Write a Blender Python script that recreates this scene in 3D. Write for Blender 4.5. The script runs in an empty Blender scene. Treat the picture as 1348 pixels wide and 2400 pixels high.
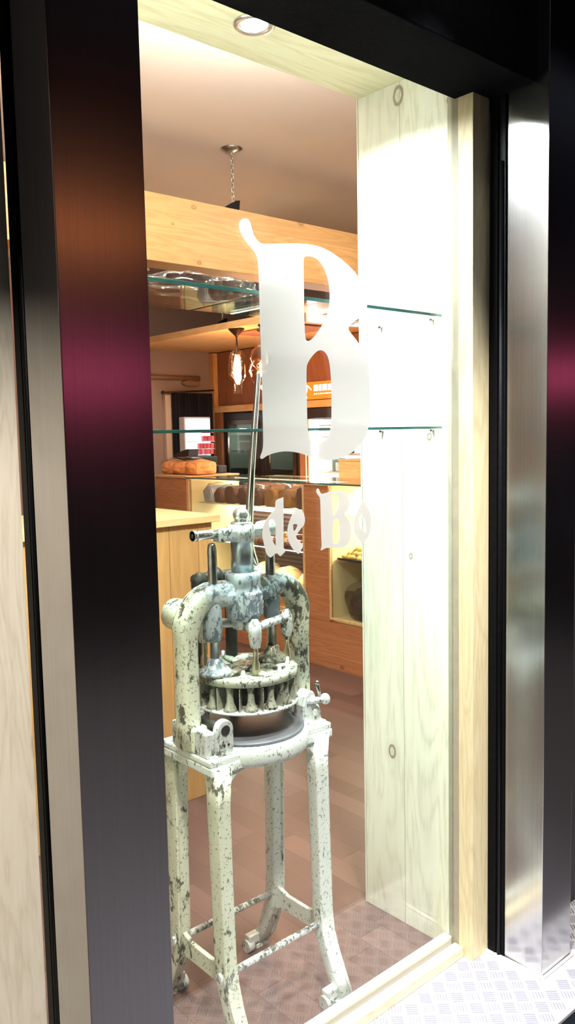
import bpy, bmesh, math, random
import numpy as np
from mathutils import Vector, Matrix
from mathutils.geometry import tessellate_polygon
random.seed(7)
PI = math.pi
S = bpy.context.scene
COL = S.collection

# ------------------------------------------------------------------ camera
W_, H_ = 1348, 2400
YAW, PITCH, ROLL, FOC = 0.71813703, -0.09359687, -0.02047696, 1931.14
cam_d = bpy.data.cameras.new('camera'); cam = bpy.data.objects.new('camera', cam_d); COL.objects.link(cam)
fw = Vector((math.sin(YAW)*math.cos(PITCH), math.cos(YAW)*math.cos(PITCH), math.sin(PITCH)))
r0 = Vector((math.cos(YAW), -math.sin(YAW), 0)); u0 = r0.cross(fw)
c_, s_ = math.cos(ROLL), math.sin(ROLL)
rr = c_*r0 + s_*u0; uu = -s_*r0 + c_*u0
M = Matrix((rr, uu, -fw)).transposed().to_4x4()
M.translation = Vector((0, 0, 1.5))
cam.matrix_world = M
cam_d.sensor_fit = 'VERTICAL'; cam_d.sensor_height = 36.0
cam_d.lens = FOC/H_*36.0
cam_d.clip_start = 0.02; cam_d.clip_end = 200
S.camera = cam

# ------------------------------------------------------------------ view, world
S.view_settings.view_transform = 'Standard'
S.view_settings.look = 'None'
S.view_settings.gamma = 1
S.view_settings.exposure = 0.55
w = bpy.data.worlds.new('night_sky'); S.world = w; w.use_nodes = True
w.node_tree.nodes['Background'].inputs[0].default_value = (0.05, 0.055, 0.075, 1)
w.node_tree.nodes['Background'].inputs[1].default_value = 0.35

def lamp(kind, name, loc, power, color, size=0.1, target=None, spread=None, spot=None, blend=0.3, sy=None, parent=None):
    d = bpy.data.lights.new(name, kind); d.energy = power; d.color = color
    o = bpy.data.objects.new(name, d); COL.objects.link(o)
    if kind == 'AREA':
        d.size = size
        d.shape = 'DISK'
        if sy: d.shape = 'RECTANGLE'; d.size_y = sy
        if spread: d.spread = spread
    elif kind == 'SPOT':
        d.shadow_soft_size = size; d.spot_size = spot; d.spot_blend = blend
    else:
        d.shadow_soft_size = size
    o.location = loc
    if target is not None:
        v = Vector(target)-Vector(loc)
        o.rotation_euler = v.to_track_quat('-Z', 'Y').to_euler()
    if parent:
        o.parent = parent; o.location = Vector(loc)-parent.location
    return o

# street lamp light over the pavement (head of the lamp is built below)
LAMP_HEAD = (0.15, -0.75, 5.45)
lamp('SPOT', 'street_light', LAMP_HEAD, 1500, (1.0, 0.92, 0.80), 0.22, target=(1.5, 1.0, 0), spot=math.radians(80), blend=0.4)
# added downlight under the fascia, brightens the threshold (its housing is built below)
FASC = (1.50, 0.98, 2.742)
lamp('AREA', 'added_fascia_light', FASC, 13, (0.95, 0.97, 1.0), 0.09, target=(1.50, 0.98, 0), spread=math.radians(58))
# added ceiling lights, out of view, for general warm light in the shop
WARM = (1.0, 0.84, 0.70)
CEIL = [(3.15, 2.3), (2.9, 4.3), (1.2, 4.0)]
for x, y in CEIL:
    lamp('AREA', 'added_ceiling_light', (x, y, 2.868), 16, WARM, 0.22, target=(x, y, 0), spread=PI)

# ------------------------------------------------------------------ node helpers
def mat(name):
    m = bpy.data.materials.new(name); m.use_nodes = True
    nt = m.node_tree; nt.nodes.clear()
    out = nt.nodes.new('ShaderNodeOutputMaterial')
    return m, nt, out
def N(nt, t, **k):
    n = nt.nodes.new(t)
    for a, b in k.items():
        if a.startswith('i_'):
            n.inputs[a[2:].replace('_', ' ')].default_value = b
        else: setattr(n, a, b)
    return n
def L(nt, a, b): nt.links.new(a, b)
def coords(nt, scale=(1, 1, 1), rot=(0, 0, 0), kind='Object'):
    tc = N(nt, 'ShaderNodeTexCoord'); mp = N(nt, 'ShaderNodeMapping')
    mp.inputs['Scale'].default_value = scale; mp.inputs['Rotation'].default_value = rot
    L(nt, tc.outputs[kind], mp.inputs['Vector']); return mp.outputs['Vector']
def noise(nt, vec, scale, detail=4, rough=0.55, dist=0.0):
    n = N(nt, 'ShaderNodeTexNoise'); n.inputs['Scale'].default_value = scale
    n.inputs['Detail'].default_value = detail; n.inputs['Roughness'].default_value = rough
    n.inputs['Distortion'].default_value = dist
    if vec is not None: L(nt, vec, n.inputs['Vector'])
    return n.outputs['Fac']
def ramp(nt, fac, stops, interp='LINEAR'):
    r = N(nt, 'ShaderNodeValToRGB'); r.color_ramp.interpolation = interp
    el = r.color_ramp.elements
    el[0].position = stops[0][0]; el[1].position = stops[-1][0]
    el[0].color = (*stops[0][1], 1); el[1].color = (*stops[-1][1], 1)
    for p, c in stops[1:-1]:
        e = el.new(p); e.color = (*c, 1)
    L(nt, fac, r.inputs['Fac']); return r.outputs['Color']
def mix(nt, fac, a, b, mode='MIX'):
    m = N(nt, 'ShaderNodeMix', data_type='RGBA', blend_type=mode)
    for sock, v in ((m.inputs[0], fac), (m.inputs[6], a), (m.inputs[7], b)):
        if isinstance(v, (int, float)): sock.default_value = v
        elif isinstance(v, tuple): sock.default_value = (*v, 1)
        else: L(nt, v, sock)
    return m.outputs[2]
def mth(nt, op, a, b=None, clamp=False):
    m = N(nt, 'ShaderNodeMath', operation=op, use_clamp=clamp)
    for s, v in ((m.inputs[0], a), (m.inputs[1], b)):
        if v is None: continue
        if isinstance(v, (int, float)): s.default_value = v
        else: L(nt, v, s)
    return m.outputs[0]
def bump(nt, h, strength=0.3, dist=0.002):
    b = N(nt, 'ShaderNodeBump'); b.inputs['Strength'].default_value = strength
    b.inputs['Distance'].default_value = dist
    L(nt, h, b.inputs['Height']); return b.outputs['Normal']
def pbr(nt, out, color, rough=0.5, metal=0.0, normal=None, **k):
    p = N(nt, 'ShaderNodeBsdfPrincipled')
    for key, v in (('Base Color', color), ('Roughness', rough), ('Metallic', metal)):
        if isinstance(v, (int, float)): p.inputs[key].default_value = v
        elif isinstance(v, tuple): p.inputs[key].default_value = (*v, 1)
        else: L(nt, v, p.inputs[key])
    if normal is not None: L(nt, normal, p.inputs['Normal'])
    for a, b in k.items():
        p.inputs[a.replace('_', ' ')].default_value = b
    L(nt, p.outputs[0], out.inputs[0]); return p
def simple(name, color, rough=0.5, metal=0.0, nscale=40, var=0.12, bmp=0.08, **k):
    m, nt, out = mat(name)
    v = coords(nt); n = noise(nt, v, nscale, 4)
    c = mix(nt, n, tuple(x*(1-var) for x in color), tuple(min(1, x*(1+var)) for x in color))
    pbr(nt, out, c, rough, metal, bump(nt, n, bmp, 0.001), **k); return m
def emit(name, color, strength):
    m, nt, out = mat(name)
    e = N(nt, 'ShaderNodeEmission'); e.inputs[0].default_value = (*color, 1); e.inputs[1].default_value = strength
    L(nt, e.outputs[0], out.inputs[0]); return m

def wood(name, light, mid, dark, axis='Z', grain=1.0, knots=True, rough=0.55, plank=None, knot_scale=2.6, knot_amt=1.0, gap=(0.12,0.07,0.04), off=0.0, flat='X'):
    """pine boards: grain runs along axis; plank=(axis across, width)"""
    m, nt, out = mat(name)
    tc = N(nt, 'ShaderNodeTexCoord'); sep = N(nt, 'ShaderNodeSeparateXYZ'); L(nt, tc.outputs['Object'], sep.inputs[0])
    comp = N(nt, 'ShaderNodeCombineXYZ')
    pid = None; gapm = None
    if plank:
        ax, wd = plank
        q = mth(nt, 'ADD', mth(nt, 'DIVIDE', sep.outputs[ax], wd), 100.0+off)
        pid = mth(nt, 'FLOOR', q); fr = mth(nt, 'FRACT', q)
        d = mth(nt, 'ABSOLUTE', mth(nt, 'SUBTRACT', fr, 0.5))
        gapm = mth(nt, 'GREATER_THAN', d, 0.5-0.0012/wd)
    for a in 'XYZ':
        s = 0.11 if a == axis else 1.0
        v = mth(nt, 'MULTIPLY', sep.outputs[a], s)
        if pid is not None and a == axis: v = mth(nt, 'ADD', v, mth(nt, 'MULTIPLY', pid, 3.37))
        L(nt, v, comp.inputs[a])
    vec = comp.outputs[0]
    n1 = noise(nt, vec, 9*grain, 3, 0.5, 0.6)
    wv = mth(nt, 'FRACT', mth(nt, 'MULTIPLY', n1, 9.0))
    wv = mth(nt, 'ABSOLUTE', mth(nt, 'SUBTRACT', mth(nt, 'MULTIPLY', wv, 2.0), 1.0))
    n2 = noise(nt, vec, 110*grain, 4, 0.6)
    g = mth(nt, 'ADD', mth(nt, 'MULTIPLY', wv, 0.4), mth(nt, 'MULTIPLY', n2, 0.6))
    col = ramp(nt, g, [(0.15, light), (0.55, mid), (0.95, tuple(0.5*a+0.5*b for a, b in zip(mid, dark)))])
    n3 = noise(nt, vec, 2.0, 2)
    col = mix(nt, mth(nt, 'MULTIPLY', n3, 0.5), col, mid)
    if knots:
        comp2 = N(nt, 'ShaderNodeCombineXYZ')
        for a, slot in zip([q_ for q_ in 'XYZ' if q_ != flat], 'XY'):
            L(nt, mth(nt, 'MULTIPLY', sep.outputs[a], 0.7 if a == axis else 1.0), comp2.inputs[slot])
        vo = N(nt, 'ShaderNodeTexVoronoi', voronoi_dimensions='2D'); vo.inputs['Scale'].default_value = knot_scale
        L(nt, comp2.outputs[0], vo.inputs['Vector'])
        dis = mth(nt, 'ADD', vo.outputs['Distance'], mth(nt, 'MULTIPLY', mth(nt, 'SUBTRACT', noise(nt, tc.outputs['Object'], 50, 2), 0.5), 0.02))
        sc3 = N(nt, 'ShaderNodeSeparateXYZ'); L(nt, vo.outputs['Color'], sc3.inputs[0])
        dis = mth(nt, 'MULTIPLY', dis, mth(nt, 'ADD', mth(nt, 'MULTIPLY', sc3.outputs[0], 2.2), 0.9))
        kc = ramp(nt, dis, [(0.0, (0.45,)*3), (0.028, (0.25,)*3), (0.04, (1,)*3), (0.052, (1,)*3), (0.062, (0.15,)*3), (0.13, (0,)*3)])
        kf = mth(nt, 'MULTIPLY', kc, knot_amt, True)
        col = mix(nt, kf, col, dark)
    if pid is not None:
        pn = N(nt, 'ShaderNodeTexWhiteNoise', noise_dimensions='1D'); L(nt, pid, pn.inputs['W'])
        col = mix(nt, mth(nt, 'MULTIPLY', pn.outputs[0], 0.35), col, tuple(0.75*x for x in mid))
        col = mix(nt, mth(nt, 'MULTIPLY', gapm, 0.75), col, gap)
    pbr(nt, out, col, rough, 0, bump(nt, g, 0.25, 0.0008)); return m

def glass_thin(name, tint=(1, 1, 1), f0=0.045, rough=0.0, extra=0.0, tr=1.0, bumpy=0.0, bscale=30):
    """clear pane: transparent with a Schlick reflection, same from both sides"""
    m, nt, out = mat(name)
    geo = N(nt, 'ShaderNodeNewGeometry')
    gl = N(nt, 'ShaderNodeBsdfGlossy'); gl.inputs['Roughness'].default_value = rough
    dot = N(nt, 'ShaderNodeVectorMath', operation='DOT_PRODUCT')
    L(nt, geo.outputs['Incoming'], dot.inputs[1])
    if bumpy > 0:
        nn = bump(nt, noise(nt, coords(nt), bscale, 3), bumpy, 0.02); L(nt, nn, gl.inputs['Normal']); L(nt, geo.outputs['Normal'], dot.inputs[0])
    else: L(nt, geo.outputs['Normal'], dot.inputs[0])
    c = mth(nt, 'ABSOLUTE', dot.outputs['Value'])
    f = mth(nt, 'ADD', mth(nt, 'MULTIPLY', mth(nt, 'POWER', mth(nt, 'SUBTRACT', 1.0, c, True), 5.0), 1-f0), f0+extra, True)
    tp = N(nt, 'ShaderNodeBsdfTransparent'); tp.inputs[0].default_value = tuple(t*tr for t in tint)+(1,)
    mx = N(nt, 'ShaderNodeMixShader'); L(nt, f, mx.inputs[0]); L(nt, tp.outputs[0], mx.inputs[1]); L(nt, gl.outputs[0], mx.inputs[2])
    L(nt, mx.outputs[0], out.inputs[0]); return m

# ------------------------------------------------------------------ materials
PALE = wood('bleached_pine', (0.86, 0.86, 0.76), (0.79, 0.78, 0.65), (0.22, 0.17, 0.10), 'Z', 1.0, True, 0.6, ('Y', 0.1685), 3.1, 0.95, (0.36, 0.33, 0.25), off=0.0, flat='X')
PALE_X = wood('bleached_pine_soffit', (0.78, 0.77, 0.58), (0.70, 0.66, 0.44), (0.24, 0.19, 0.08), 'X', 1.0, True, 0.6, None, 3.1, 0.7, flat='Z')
PALE_PLAIN = wood('pale_pine_batten', (0.74, 0.66, 0.44), (0.64, 0.55, 0.33), (0.30, 0.21, 0.10), 'Z', 1.6, True, 0.55, None, 2.0, 0.7)
PALE_SILL = wood('pale_pine_sill', (0.78, 0.72, 0.54), (0.70, 0.62, 0.43), (0.30, 0.21, 0.10), 'X', 1.6, False, 0.55)
ROUGH_SAWN = wood('rough_sawn_timber', (0.80, 0.75, 0.66), (0.72, 0.66, 0.55), (0.34, 0.27, 0.2), 'Z', 2.2, True, 0.8, None, 1.7, 0.6, flat='Y')
TIMBER_FR = wood('timber_front', (0.48, 0.42, 0.31), (0.40, 0.34, 0.24), (0.10, 0.07, 0.04), 'Z', 2.2, True, 0.75, None, 3.3, 0.8, flat='Y')
GOLD_X = wood('golden_pine_along_board', (0.72, 0.45, 0.20), (0.62, 0.36, 0.14), (0.20, 0.085, 0.03), 'X', 1.2, True, 0.5, ('Z', 0.11), 3.9, 0.9, (0.45, 0.24, 0.09), flat='Y')
GOLD_Y = wood('golden_pine_canopy', (0.76, 0.47, 0.22), (0.66, 0.38, 0.16), (0.25, 0.11, 0.04), 'Y', 1.2, True, 0.5, None, 2.6, 0.6, flat='Z')
GOLD_Z = wood('golden_pine_upright', (0.72, 0.42, 0.19), (0.62, 0.34, 0.14), (0.25, 0.10, 0.04), 'Z', 1.2, True, 0.5, None, 2.6, 0.6)
CAB_Z = wood('light_pine_cabinet', (0.66, 0.42, 0.17), (0.57, 0.33, 0.115), (0.28, 0.13, 0.04), 'Z', 0.8, False, 0.45, ('X', 0.14))
CAB_TOP = wood('light_pine_top', (0.86, 0.66, 0.34), (0.76, 0.54, 0.24), (0.40, 0.24, 0.08), 'X', 1.0, False, 0.45)
ORANGE_Y = wood('orange_pine_cladding', (0.62, 0.285, 0.125), (0.52, 0.215, 0.085), (0.17, 0.05, 0.02), 'Y', 1.2, True, 0.45, ('Z', 0.125), 3.0, 0.95, (0.75, 0.42, 0.26), off=0.3)
SHADED_PINE = wood('shaded_pine_wall_boards', (0.36, 0.155, 0.085), (0.29, 0.115, 0.06), (0.11, 0.03, 0.02), 'Z', 1.0, True, 0.55, ('Y', 0.20), 2.5, 0.9, (0.12, 0.04, 0.02))  # pine made darker and redder, shade put into the colour
CREAM = simple('cream_case_lining', (0.80, 0.66, 0.36), 0.5, 0, 12, 0.05, 0.02)
WHITE_IN = simple('white_case_lining', (0.85, 0.82, 0.72), 0.45, 0, 12, 0.03, 0.02)
BLACK = simple('black_painted_steel', (0.004, 0.004, 0.005), 0.4, 0.0, 60, 0.4, 0.6, Specular_IOR_Level=0.06)
DARK = simple('dark_matt_plastic', (0.022, 0.018, 0.020), 0.5, 0, 60, 0.2, 0.1)
BRONZE = simple('dark_bronze_metal', (0.07, 0.035, 0.022), 0.35, 0.7, 60, 0.2, 0.1)
CURTAIN = simple('dark_navy_curtain_fabric', (0.007, 0.007, 0.014), 0.9, 0, 60, 0.2, 0.2)
PLASTER = simple('mauve_brown_plaster', (0.30, 0.22, 0.195), 0.85, 0, 6, 0.10, 0.08)
CEILING = simple('beige_painted_ceiling', (0.66, 0.57, 0.52), 0.9, 0, 3, 0.06, 0.04)
WALLPAINT = simple('beige_wall_paint', (0.55, 0.44, 0.36), 0.85, 0, 6, 0.06, 0.05)
CHROME = simple('polished_steel', (0.74, 0.74, 0.73), 0.22, 0.85, 90, 0.25, 0.05)
STEEL_ROD = simple('worn_steel_rod', (0.42, 0.42, 0.40), 0.28, 1.0, 70, 0.45, 0.15)
RAM = simple('ground_steel_ram', (0.42, 0.47, 0.51), 0.3, 0.85, 50, 0.15, 0.05)
BRASSY = simple('aged_brass', (0.55, 0.50, 0.34), 0.35, 0.9, 90, 0.4, 0.2)
SILICONE = simple('white_silicone', (0.85, 0.85, 0.85), 0.5, 0, 100, 0.05, 0.3)
WHITE_PL = simple('white_plastic', (0.85, 0.85, 0.83), 0.35, 0, 100, 0.03, 0.0)
ASPHALT = simple('dark_wet_asphalt', (0.045, 0.042, 0.05), 0.75, 0, 130, 0.6, 1.0)
FACADE = simple('dark_street_facade', (0.03, 0.03, 0.035), 0.8, 0, 8, 0.3, 0.1)
DISC_TOP = simple('grey_cast_pan', (0.14, 0.14, 0.16), 0.5, 0.25, 22, 0.35, 0.15)
DARKIRON = simple('dark_oily_iron', (0.05, 0.048, 0.04), 0.5, 0.5, 50, 0.5, 0.4)
EARTH = simple('dark_seeded_bread_crust', (0.22, 0.11, 0.065), 0.7, 0, 80, 0.35, 0.6)
CRUST = simple('golden_bread_crust', (0.60, 0.30, 0.10), 0.6, 0, 35, 0.35, 0.4)
CRUST_O = simple('pale_brown_country_crust', (0.62, 0.36, 0.17), 0.7, 0, 30, 0.3, 0.5)
BRIOCHE = simple('orange_sponge', (0.80, 0.36, 0.12), 0.6, 0, 40, 0.12, 0.3)
YELLOWP = simple('yellow_crisp_pastry', (0.78, 0.55, 0.16), 0.5, 0, 80, 0.3, 0.5)
REDPACK = simple('red_packet', (0.55, 0.05, 0.09), 0.4, 0, 120, 0.5, 0.1)
CHOCP = simple('glazed_brown_pastry', (0.32, 0.10, 0.05), 0.3, 0, 60, 0.5, 0.3)
TEAL = simple('pale_teal_plastic', (0.36, 0.50, 0.47), 0.4, 0, 60, 0.1, 0.0)
PAPER = simple('grey_white_paper', (0.55, 0.54, 0.55), 0.7, 0, 30, 0.1, 0.2)

POLISH = simple('bright_polished_lever_steel', (0.66, 0.66, 0.64), 0.14, 1.0, 30, 0.1, 0.02)
def brushed():
    m, nt, out = mat('brushed_stainless')
    v = coords(nt, (260, 260, 1.5)); n = noise(nt, v, 1.0, 3)
    v2 = coords(nt, (3, 3, 1.2)); n2 = noise(nt, v2, 2.0, 4)
    v3 = coords(nt); sp = noise(nt, v3, 420, 1); spk = ramp(nt, sp, [(0.70, (0, 0, 0)), (0.76, (1, 1, 1))])
    c = mix(nt, n, (0.44, 0.43, 0.44), (0.56, 0.55, 0.55))
    r = mth(nt, 'ADD', mth(nt, 'MULTIPLY', n2, 0.06), 0.17)
    r = mth(nt, 'ADD', r, mth(nt, 'MULTIPLY', spk, 0.04))
    p = pbr(nt, out, c, 0.25, 1.0, bump(nt, n, 0.02, 0.0004)); L(nt, r, p.inputs['Roughness'])
    return m
BRUSHED = brushed()

def painted(name, base, base2, chip, amt=0.5, scale=26, metal=0.0, worn=None):
    m, nt, out = mat(name)
    v = coords(nt, (1, 1, 0.55)); v1 = coords(nt)
    a = noise(nt, v, scale, 6, 0.72, 0.3); b = noise(nt, v1, 7, 3)
    k = mth(nt, 'ADD', mth(nt, 'MULTIPLY', a, 0.75), mth(nt, 'MULTIPLY', b, 0.35))
    f = ramp(nt, k, [(amt-0.01, (1, 1, 1)), (amt+0.03, (0, 0, 0))])
    c = mix(nt, noise(nt, v1, 12, 3), base, base2)
    fine = noise(nt, v1, 130, 3)
    c = mix(nt, mth(nt, 'MULTIPLY', ramp(nt, fine, [(0.34, (1, 1, 1)), (0.41, (0, 0, 0))]), 0.75), c, chip)
    if worn:
        sp = N(nt, 'ShaderNodeSeparateXYZ'); tcw = N(nt, 'ShaderNodeTexCoord'); L(nt, tcw.outputs['Object'], sp.inputs[0])
        zz = mth(nt, 'SUBTRACT', sp.outputs['Z'], mth(nt, 'MULTIPLY', mth(nt, 'ABSOLUTE', sp.outputs['X']), 0.55))
        zz = mth(nt, 'ADD', zz, mth(nt, 'MULTIPLY', noise(nt, v1, 30, 4), 0.08))
        wf = ramp(nt, zz, [(0.0, (0, 0, 0)), (1.0, (1, 1, 1))])
        mr = N(nt, 'ShaderNodeMapRange'); mr.inputs['From Min'].default_value = 1.055; mr.inputs['From Max'].default_value = 1.085; L(nt, zz, mr.inputs['Value'])
        k2 = ramp(nt, noise(nt, v1, 75, 6, 0.72, 0.3), [(0.42, worn[2]), (0.50, worn[1]), (0.60, worn[0])])
        c = mix(nt, mr.outputs[0], c, k2)
    c = mix(nt, f, c, chip)
    inv = mth(nt, 'SUBTRACT', 1.0, f)
    pbr(nt, out, c, 0.45, metal, bump(nt, inv, 0.5, 0.0012)); return m
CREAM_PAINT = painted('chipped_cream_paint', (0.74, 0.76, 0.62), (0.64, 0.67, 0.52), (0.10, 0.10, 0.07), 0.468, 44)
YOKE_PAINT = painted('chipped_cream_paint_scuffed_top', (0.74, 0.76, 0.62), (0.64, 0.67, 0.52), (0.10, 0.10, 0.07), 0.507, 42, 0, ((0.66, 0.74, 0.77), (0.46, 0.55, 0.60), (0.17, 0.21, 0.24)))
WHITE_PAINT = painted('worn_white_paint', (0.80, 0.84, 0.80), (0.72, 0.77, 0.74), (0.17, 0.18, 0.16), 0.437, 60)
HUB_PAINT = painted('scuffed_blue_grey_paint', (0.64, 0.72, 0.76), (0.40, 0.49, 0.54), (0.16, 0.20, 0.23), 0.53, 75, 0.1)
CAST_PAINT = painted('worn_light_alloy', (0.78, 0.81, 0.81), (0.66, 0.69, 0.68), (0.14, 0.14, 0.12), 0.49, 75, 0.2)
HEAD_PAINT = painted('aged_greenish_alloy', (0.50, 0.51, 0.42), (0.38, 0.40, 0.32), (0.09, 0.09, 0.065), 0.495, 75, 0.25)

def laminate():
    m, nt, out = mat('brown_laminate_floor')
    tc = N(nt, 'ShaderNodeTexCoord'); sep = N(nt, 'ShaderNodeSeparateXYZ'); L(nt, tc.outputs['Object'], sep.inputs[0])
    q = mth(nt, 'DIVIDE', sep.outputs['X'], 0.095)
    pid = mth(nt, 'FLOOR', q)
    wn = N(nt, 'ShaderNodeTexWhiteNoise', noise_dimensions='1D'); L(nt, pid, wn.inputs['W'])
    yq = mth(nt, 'ADD', mth(nt, 'DIVIDE', sep.outputs['Y'], 0.7), mth(nt, 'MULTIPLY', wn.outputs[0], 7.0))
    yid = mth(nt, 'FLOOR', yq)
    cb = N(nt, 'ShaderNodeCombineXYZ'); L(nt, pid, cb.inputs[0]); L(nt, yid, cb.inputs[1])
    w2 = N(nt, 'ShaderNodeTexWhiteNoise', noise_dimensions='2D'); L(nt, cb.outputs[0], w2.inputs['Vector'])
    v = coords(nt, (1, 0.08, 1)); n = noise(nt, v, 60, 4, 0.6); 
    base = ramp(nt, w2.outputs[0], [(0.0, (0.09, 0.050, 0.042)), (0.5, (0.135, 0.076, 0.062)), (1.0, (0.18, 0.105, 0.087))])
    col = mix(nt, mth(nt, 'MULTIPLY', n, 0.55), base, (0.09, 0.05, 0.04))
    d = mth(nt, 'ABSOLUTE', mth(nt, 'SUBTRACT', mth(nt, 'FRACT', q), 0.5))
    g = mth(nt, 'GREATER_THAN', d, 0.487)
    d2 = mth(nt, 'ABSOLUTE', mth(nt, 'SUBTRACT', mth(nt, 'FRACT', yq), 0.5)); g2 = mth(nt, 'GREATER_THAN', d2, 0.497)
    gg = mth(nt, 'MAXIMUM', g, g2)
    col = mix(nt, mth(nt, 'MULTIPLY', gg, 0.55), col, (0.05, 0.025, 0.02))
    pbr(nt, out, col, 0.36, 0, bump(nt, n, 0.1, 0.0006)); return m
LAMINATE = laminate()
GLASS = glass_thin('window_glass', (0.985, 1.0, 0.99), 0.05)
SHELF_GLASS = glass_thin('shelf_glass', (0.93, 0.985, 0.965), 0.07)
DOOR_GLASS = glass_thin('fridge_door_glass', (0.90, 0.95, 0.90), 0.015)
CASE_GLASS = glass_thin('case_glass', (0.97, 0.99, 0.98), 0.05)
LAMP_GLASS = glass_thin('clear_blown_glass', (0.97, 0.95, 0.92), 0.09, 0.02, bumpy=0.35, bscale=24)
AMBER_GLASS = glass_thin('amber_blown_glass', (1.0, 0.62, 0.36), 0.11, 0.02, bumpy=0.5, bscale=22)
FILM = glass_thin('crinkled_clear_film', (0.95, 0.93, 0.92), 0.06, 0.06, bumpy=1.0, bscale=28)
FILM_O = glass_thin('clear_wrap', (0.98, 0.96, 0.95), 0.09, 0.08, bumpy=1.0, bscale=24)
m, nt, out = mat('teal_glass_edge'); EDGE = m
v = coords(nt, (6, 6, 300)); n = noise(nt, v, 1.0, 2)
pbr(nt, out, mix(nt, n, (0.015, 0.10, 0.085), (0.09, 0.26, 0.23)), 0.08, 0.0)
EDGE2 = glass_thin('clear_glass_edge', (0.78, 0.90, 0.86), 0.05)
m, nt, out = mat('frosted_white_vinyl'); VINYL = m
df = N(nt, 'ShaderNodeBsdfDiffuse'); df.inputs[0].default_value = (0.64, 0.63, 0.61, 1)
tl = N(nt, 'ShaderNodeBsdfTranslucent'); tl.inputs[0].default_value = (0.74, 0.73, 0.71, 1)
tp = N(nt, 'ShaderNodeBsdfTransparent')
a1 = N(nt, 'ShaderNodeMixShader'); a1.inputs[0].default_value = 0.55; L(nt, df.outputs[0], a1.inputs[1]); L(nt, tl.outputs[0], a1.inputs[2])
a2 = N(nt, 'ShaderNodeMixShader'); a2.inputs[0].default_value = 0.10; L(nt, a1.outputs[0], a2.inputs[1]); L(nt, tp.outputs[0], a2.inputs[2])
L(nt, a2.outputs[0], out.inputs[0])
E_WHITE = emit('lit_led_white', (0.95, 0.97, 1.0), 30)
E_FIL = emit('glowing_filament', (1.0, 0.72, 0.38), 26)
E_TUBE = emit('lit_case_strip', (1.0, 0.90, 0.70), 14)
E_FRIDGE = emit('lit_white_panel', (0.90, 0.96, 1.0), 2.6)
E_SIGN = emit('lit_orange_sign', (1.0, 0.16, 0.015), 1.7)
E_SIGNW = emit('lit_white_lettering', (1.0, 0.86, 0.78), 4.0)
E_PINK = emit('pink_shop_sign', (1.0, 0.12, 0.28), 1.5)
E_ORNG = emit('orange_shop_sign', (1.0, 0.28, 0.08), 1.5)
m, nt, out = mat('ribbed_dark_back'); RIBBED = m
v = coords(nt, (1, 1, 1)); wv = N(nt, 'ShaderNodeTexWave', bands_direction='Z'); wv.inputs['Scale'].default_value = 9.5
L(nt, v, wv.inputs['Vector'])
pbr(nt, out, ramp(nt, wv.outputs['Fac'], [(0.1, (0.025, 0.012, 0.012)), (0.8, (0.10, 0.055, 0.055))]), 0.4)
m, nt, out = mat('aluminium_tread_plate'); TREAD = m
v = coords(nt); n = noise(nt, v, 200, 4)
pbr(nt, out, mix(nt, n, (0.58, 0.58, 0.61), (0.72, 0.72, 0.75)), 0.36, 0.35, bump(nt, n, 0.15, 0.0005))
m, nt, out = mat('shaded_tread_bars'); BARS = m
pbr(nt, out, (0.36, 0.36, 0.42), 0.35, 0.4)  # bars coloured darker than the plate to imitate their shaded sides

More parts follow.
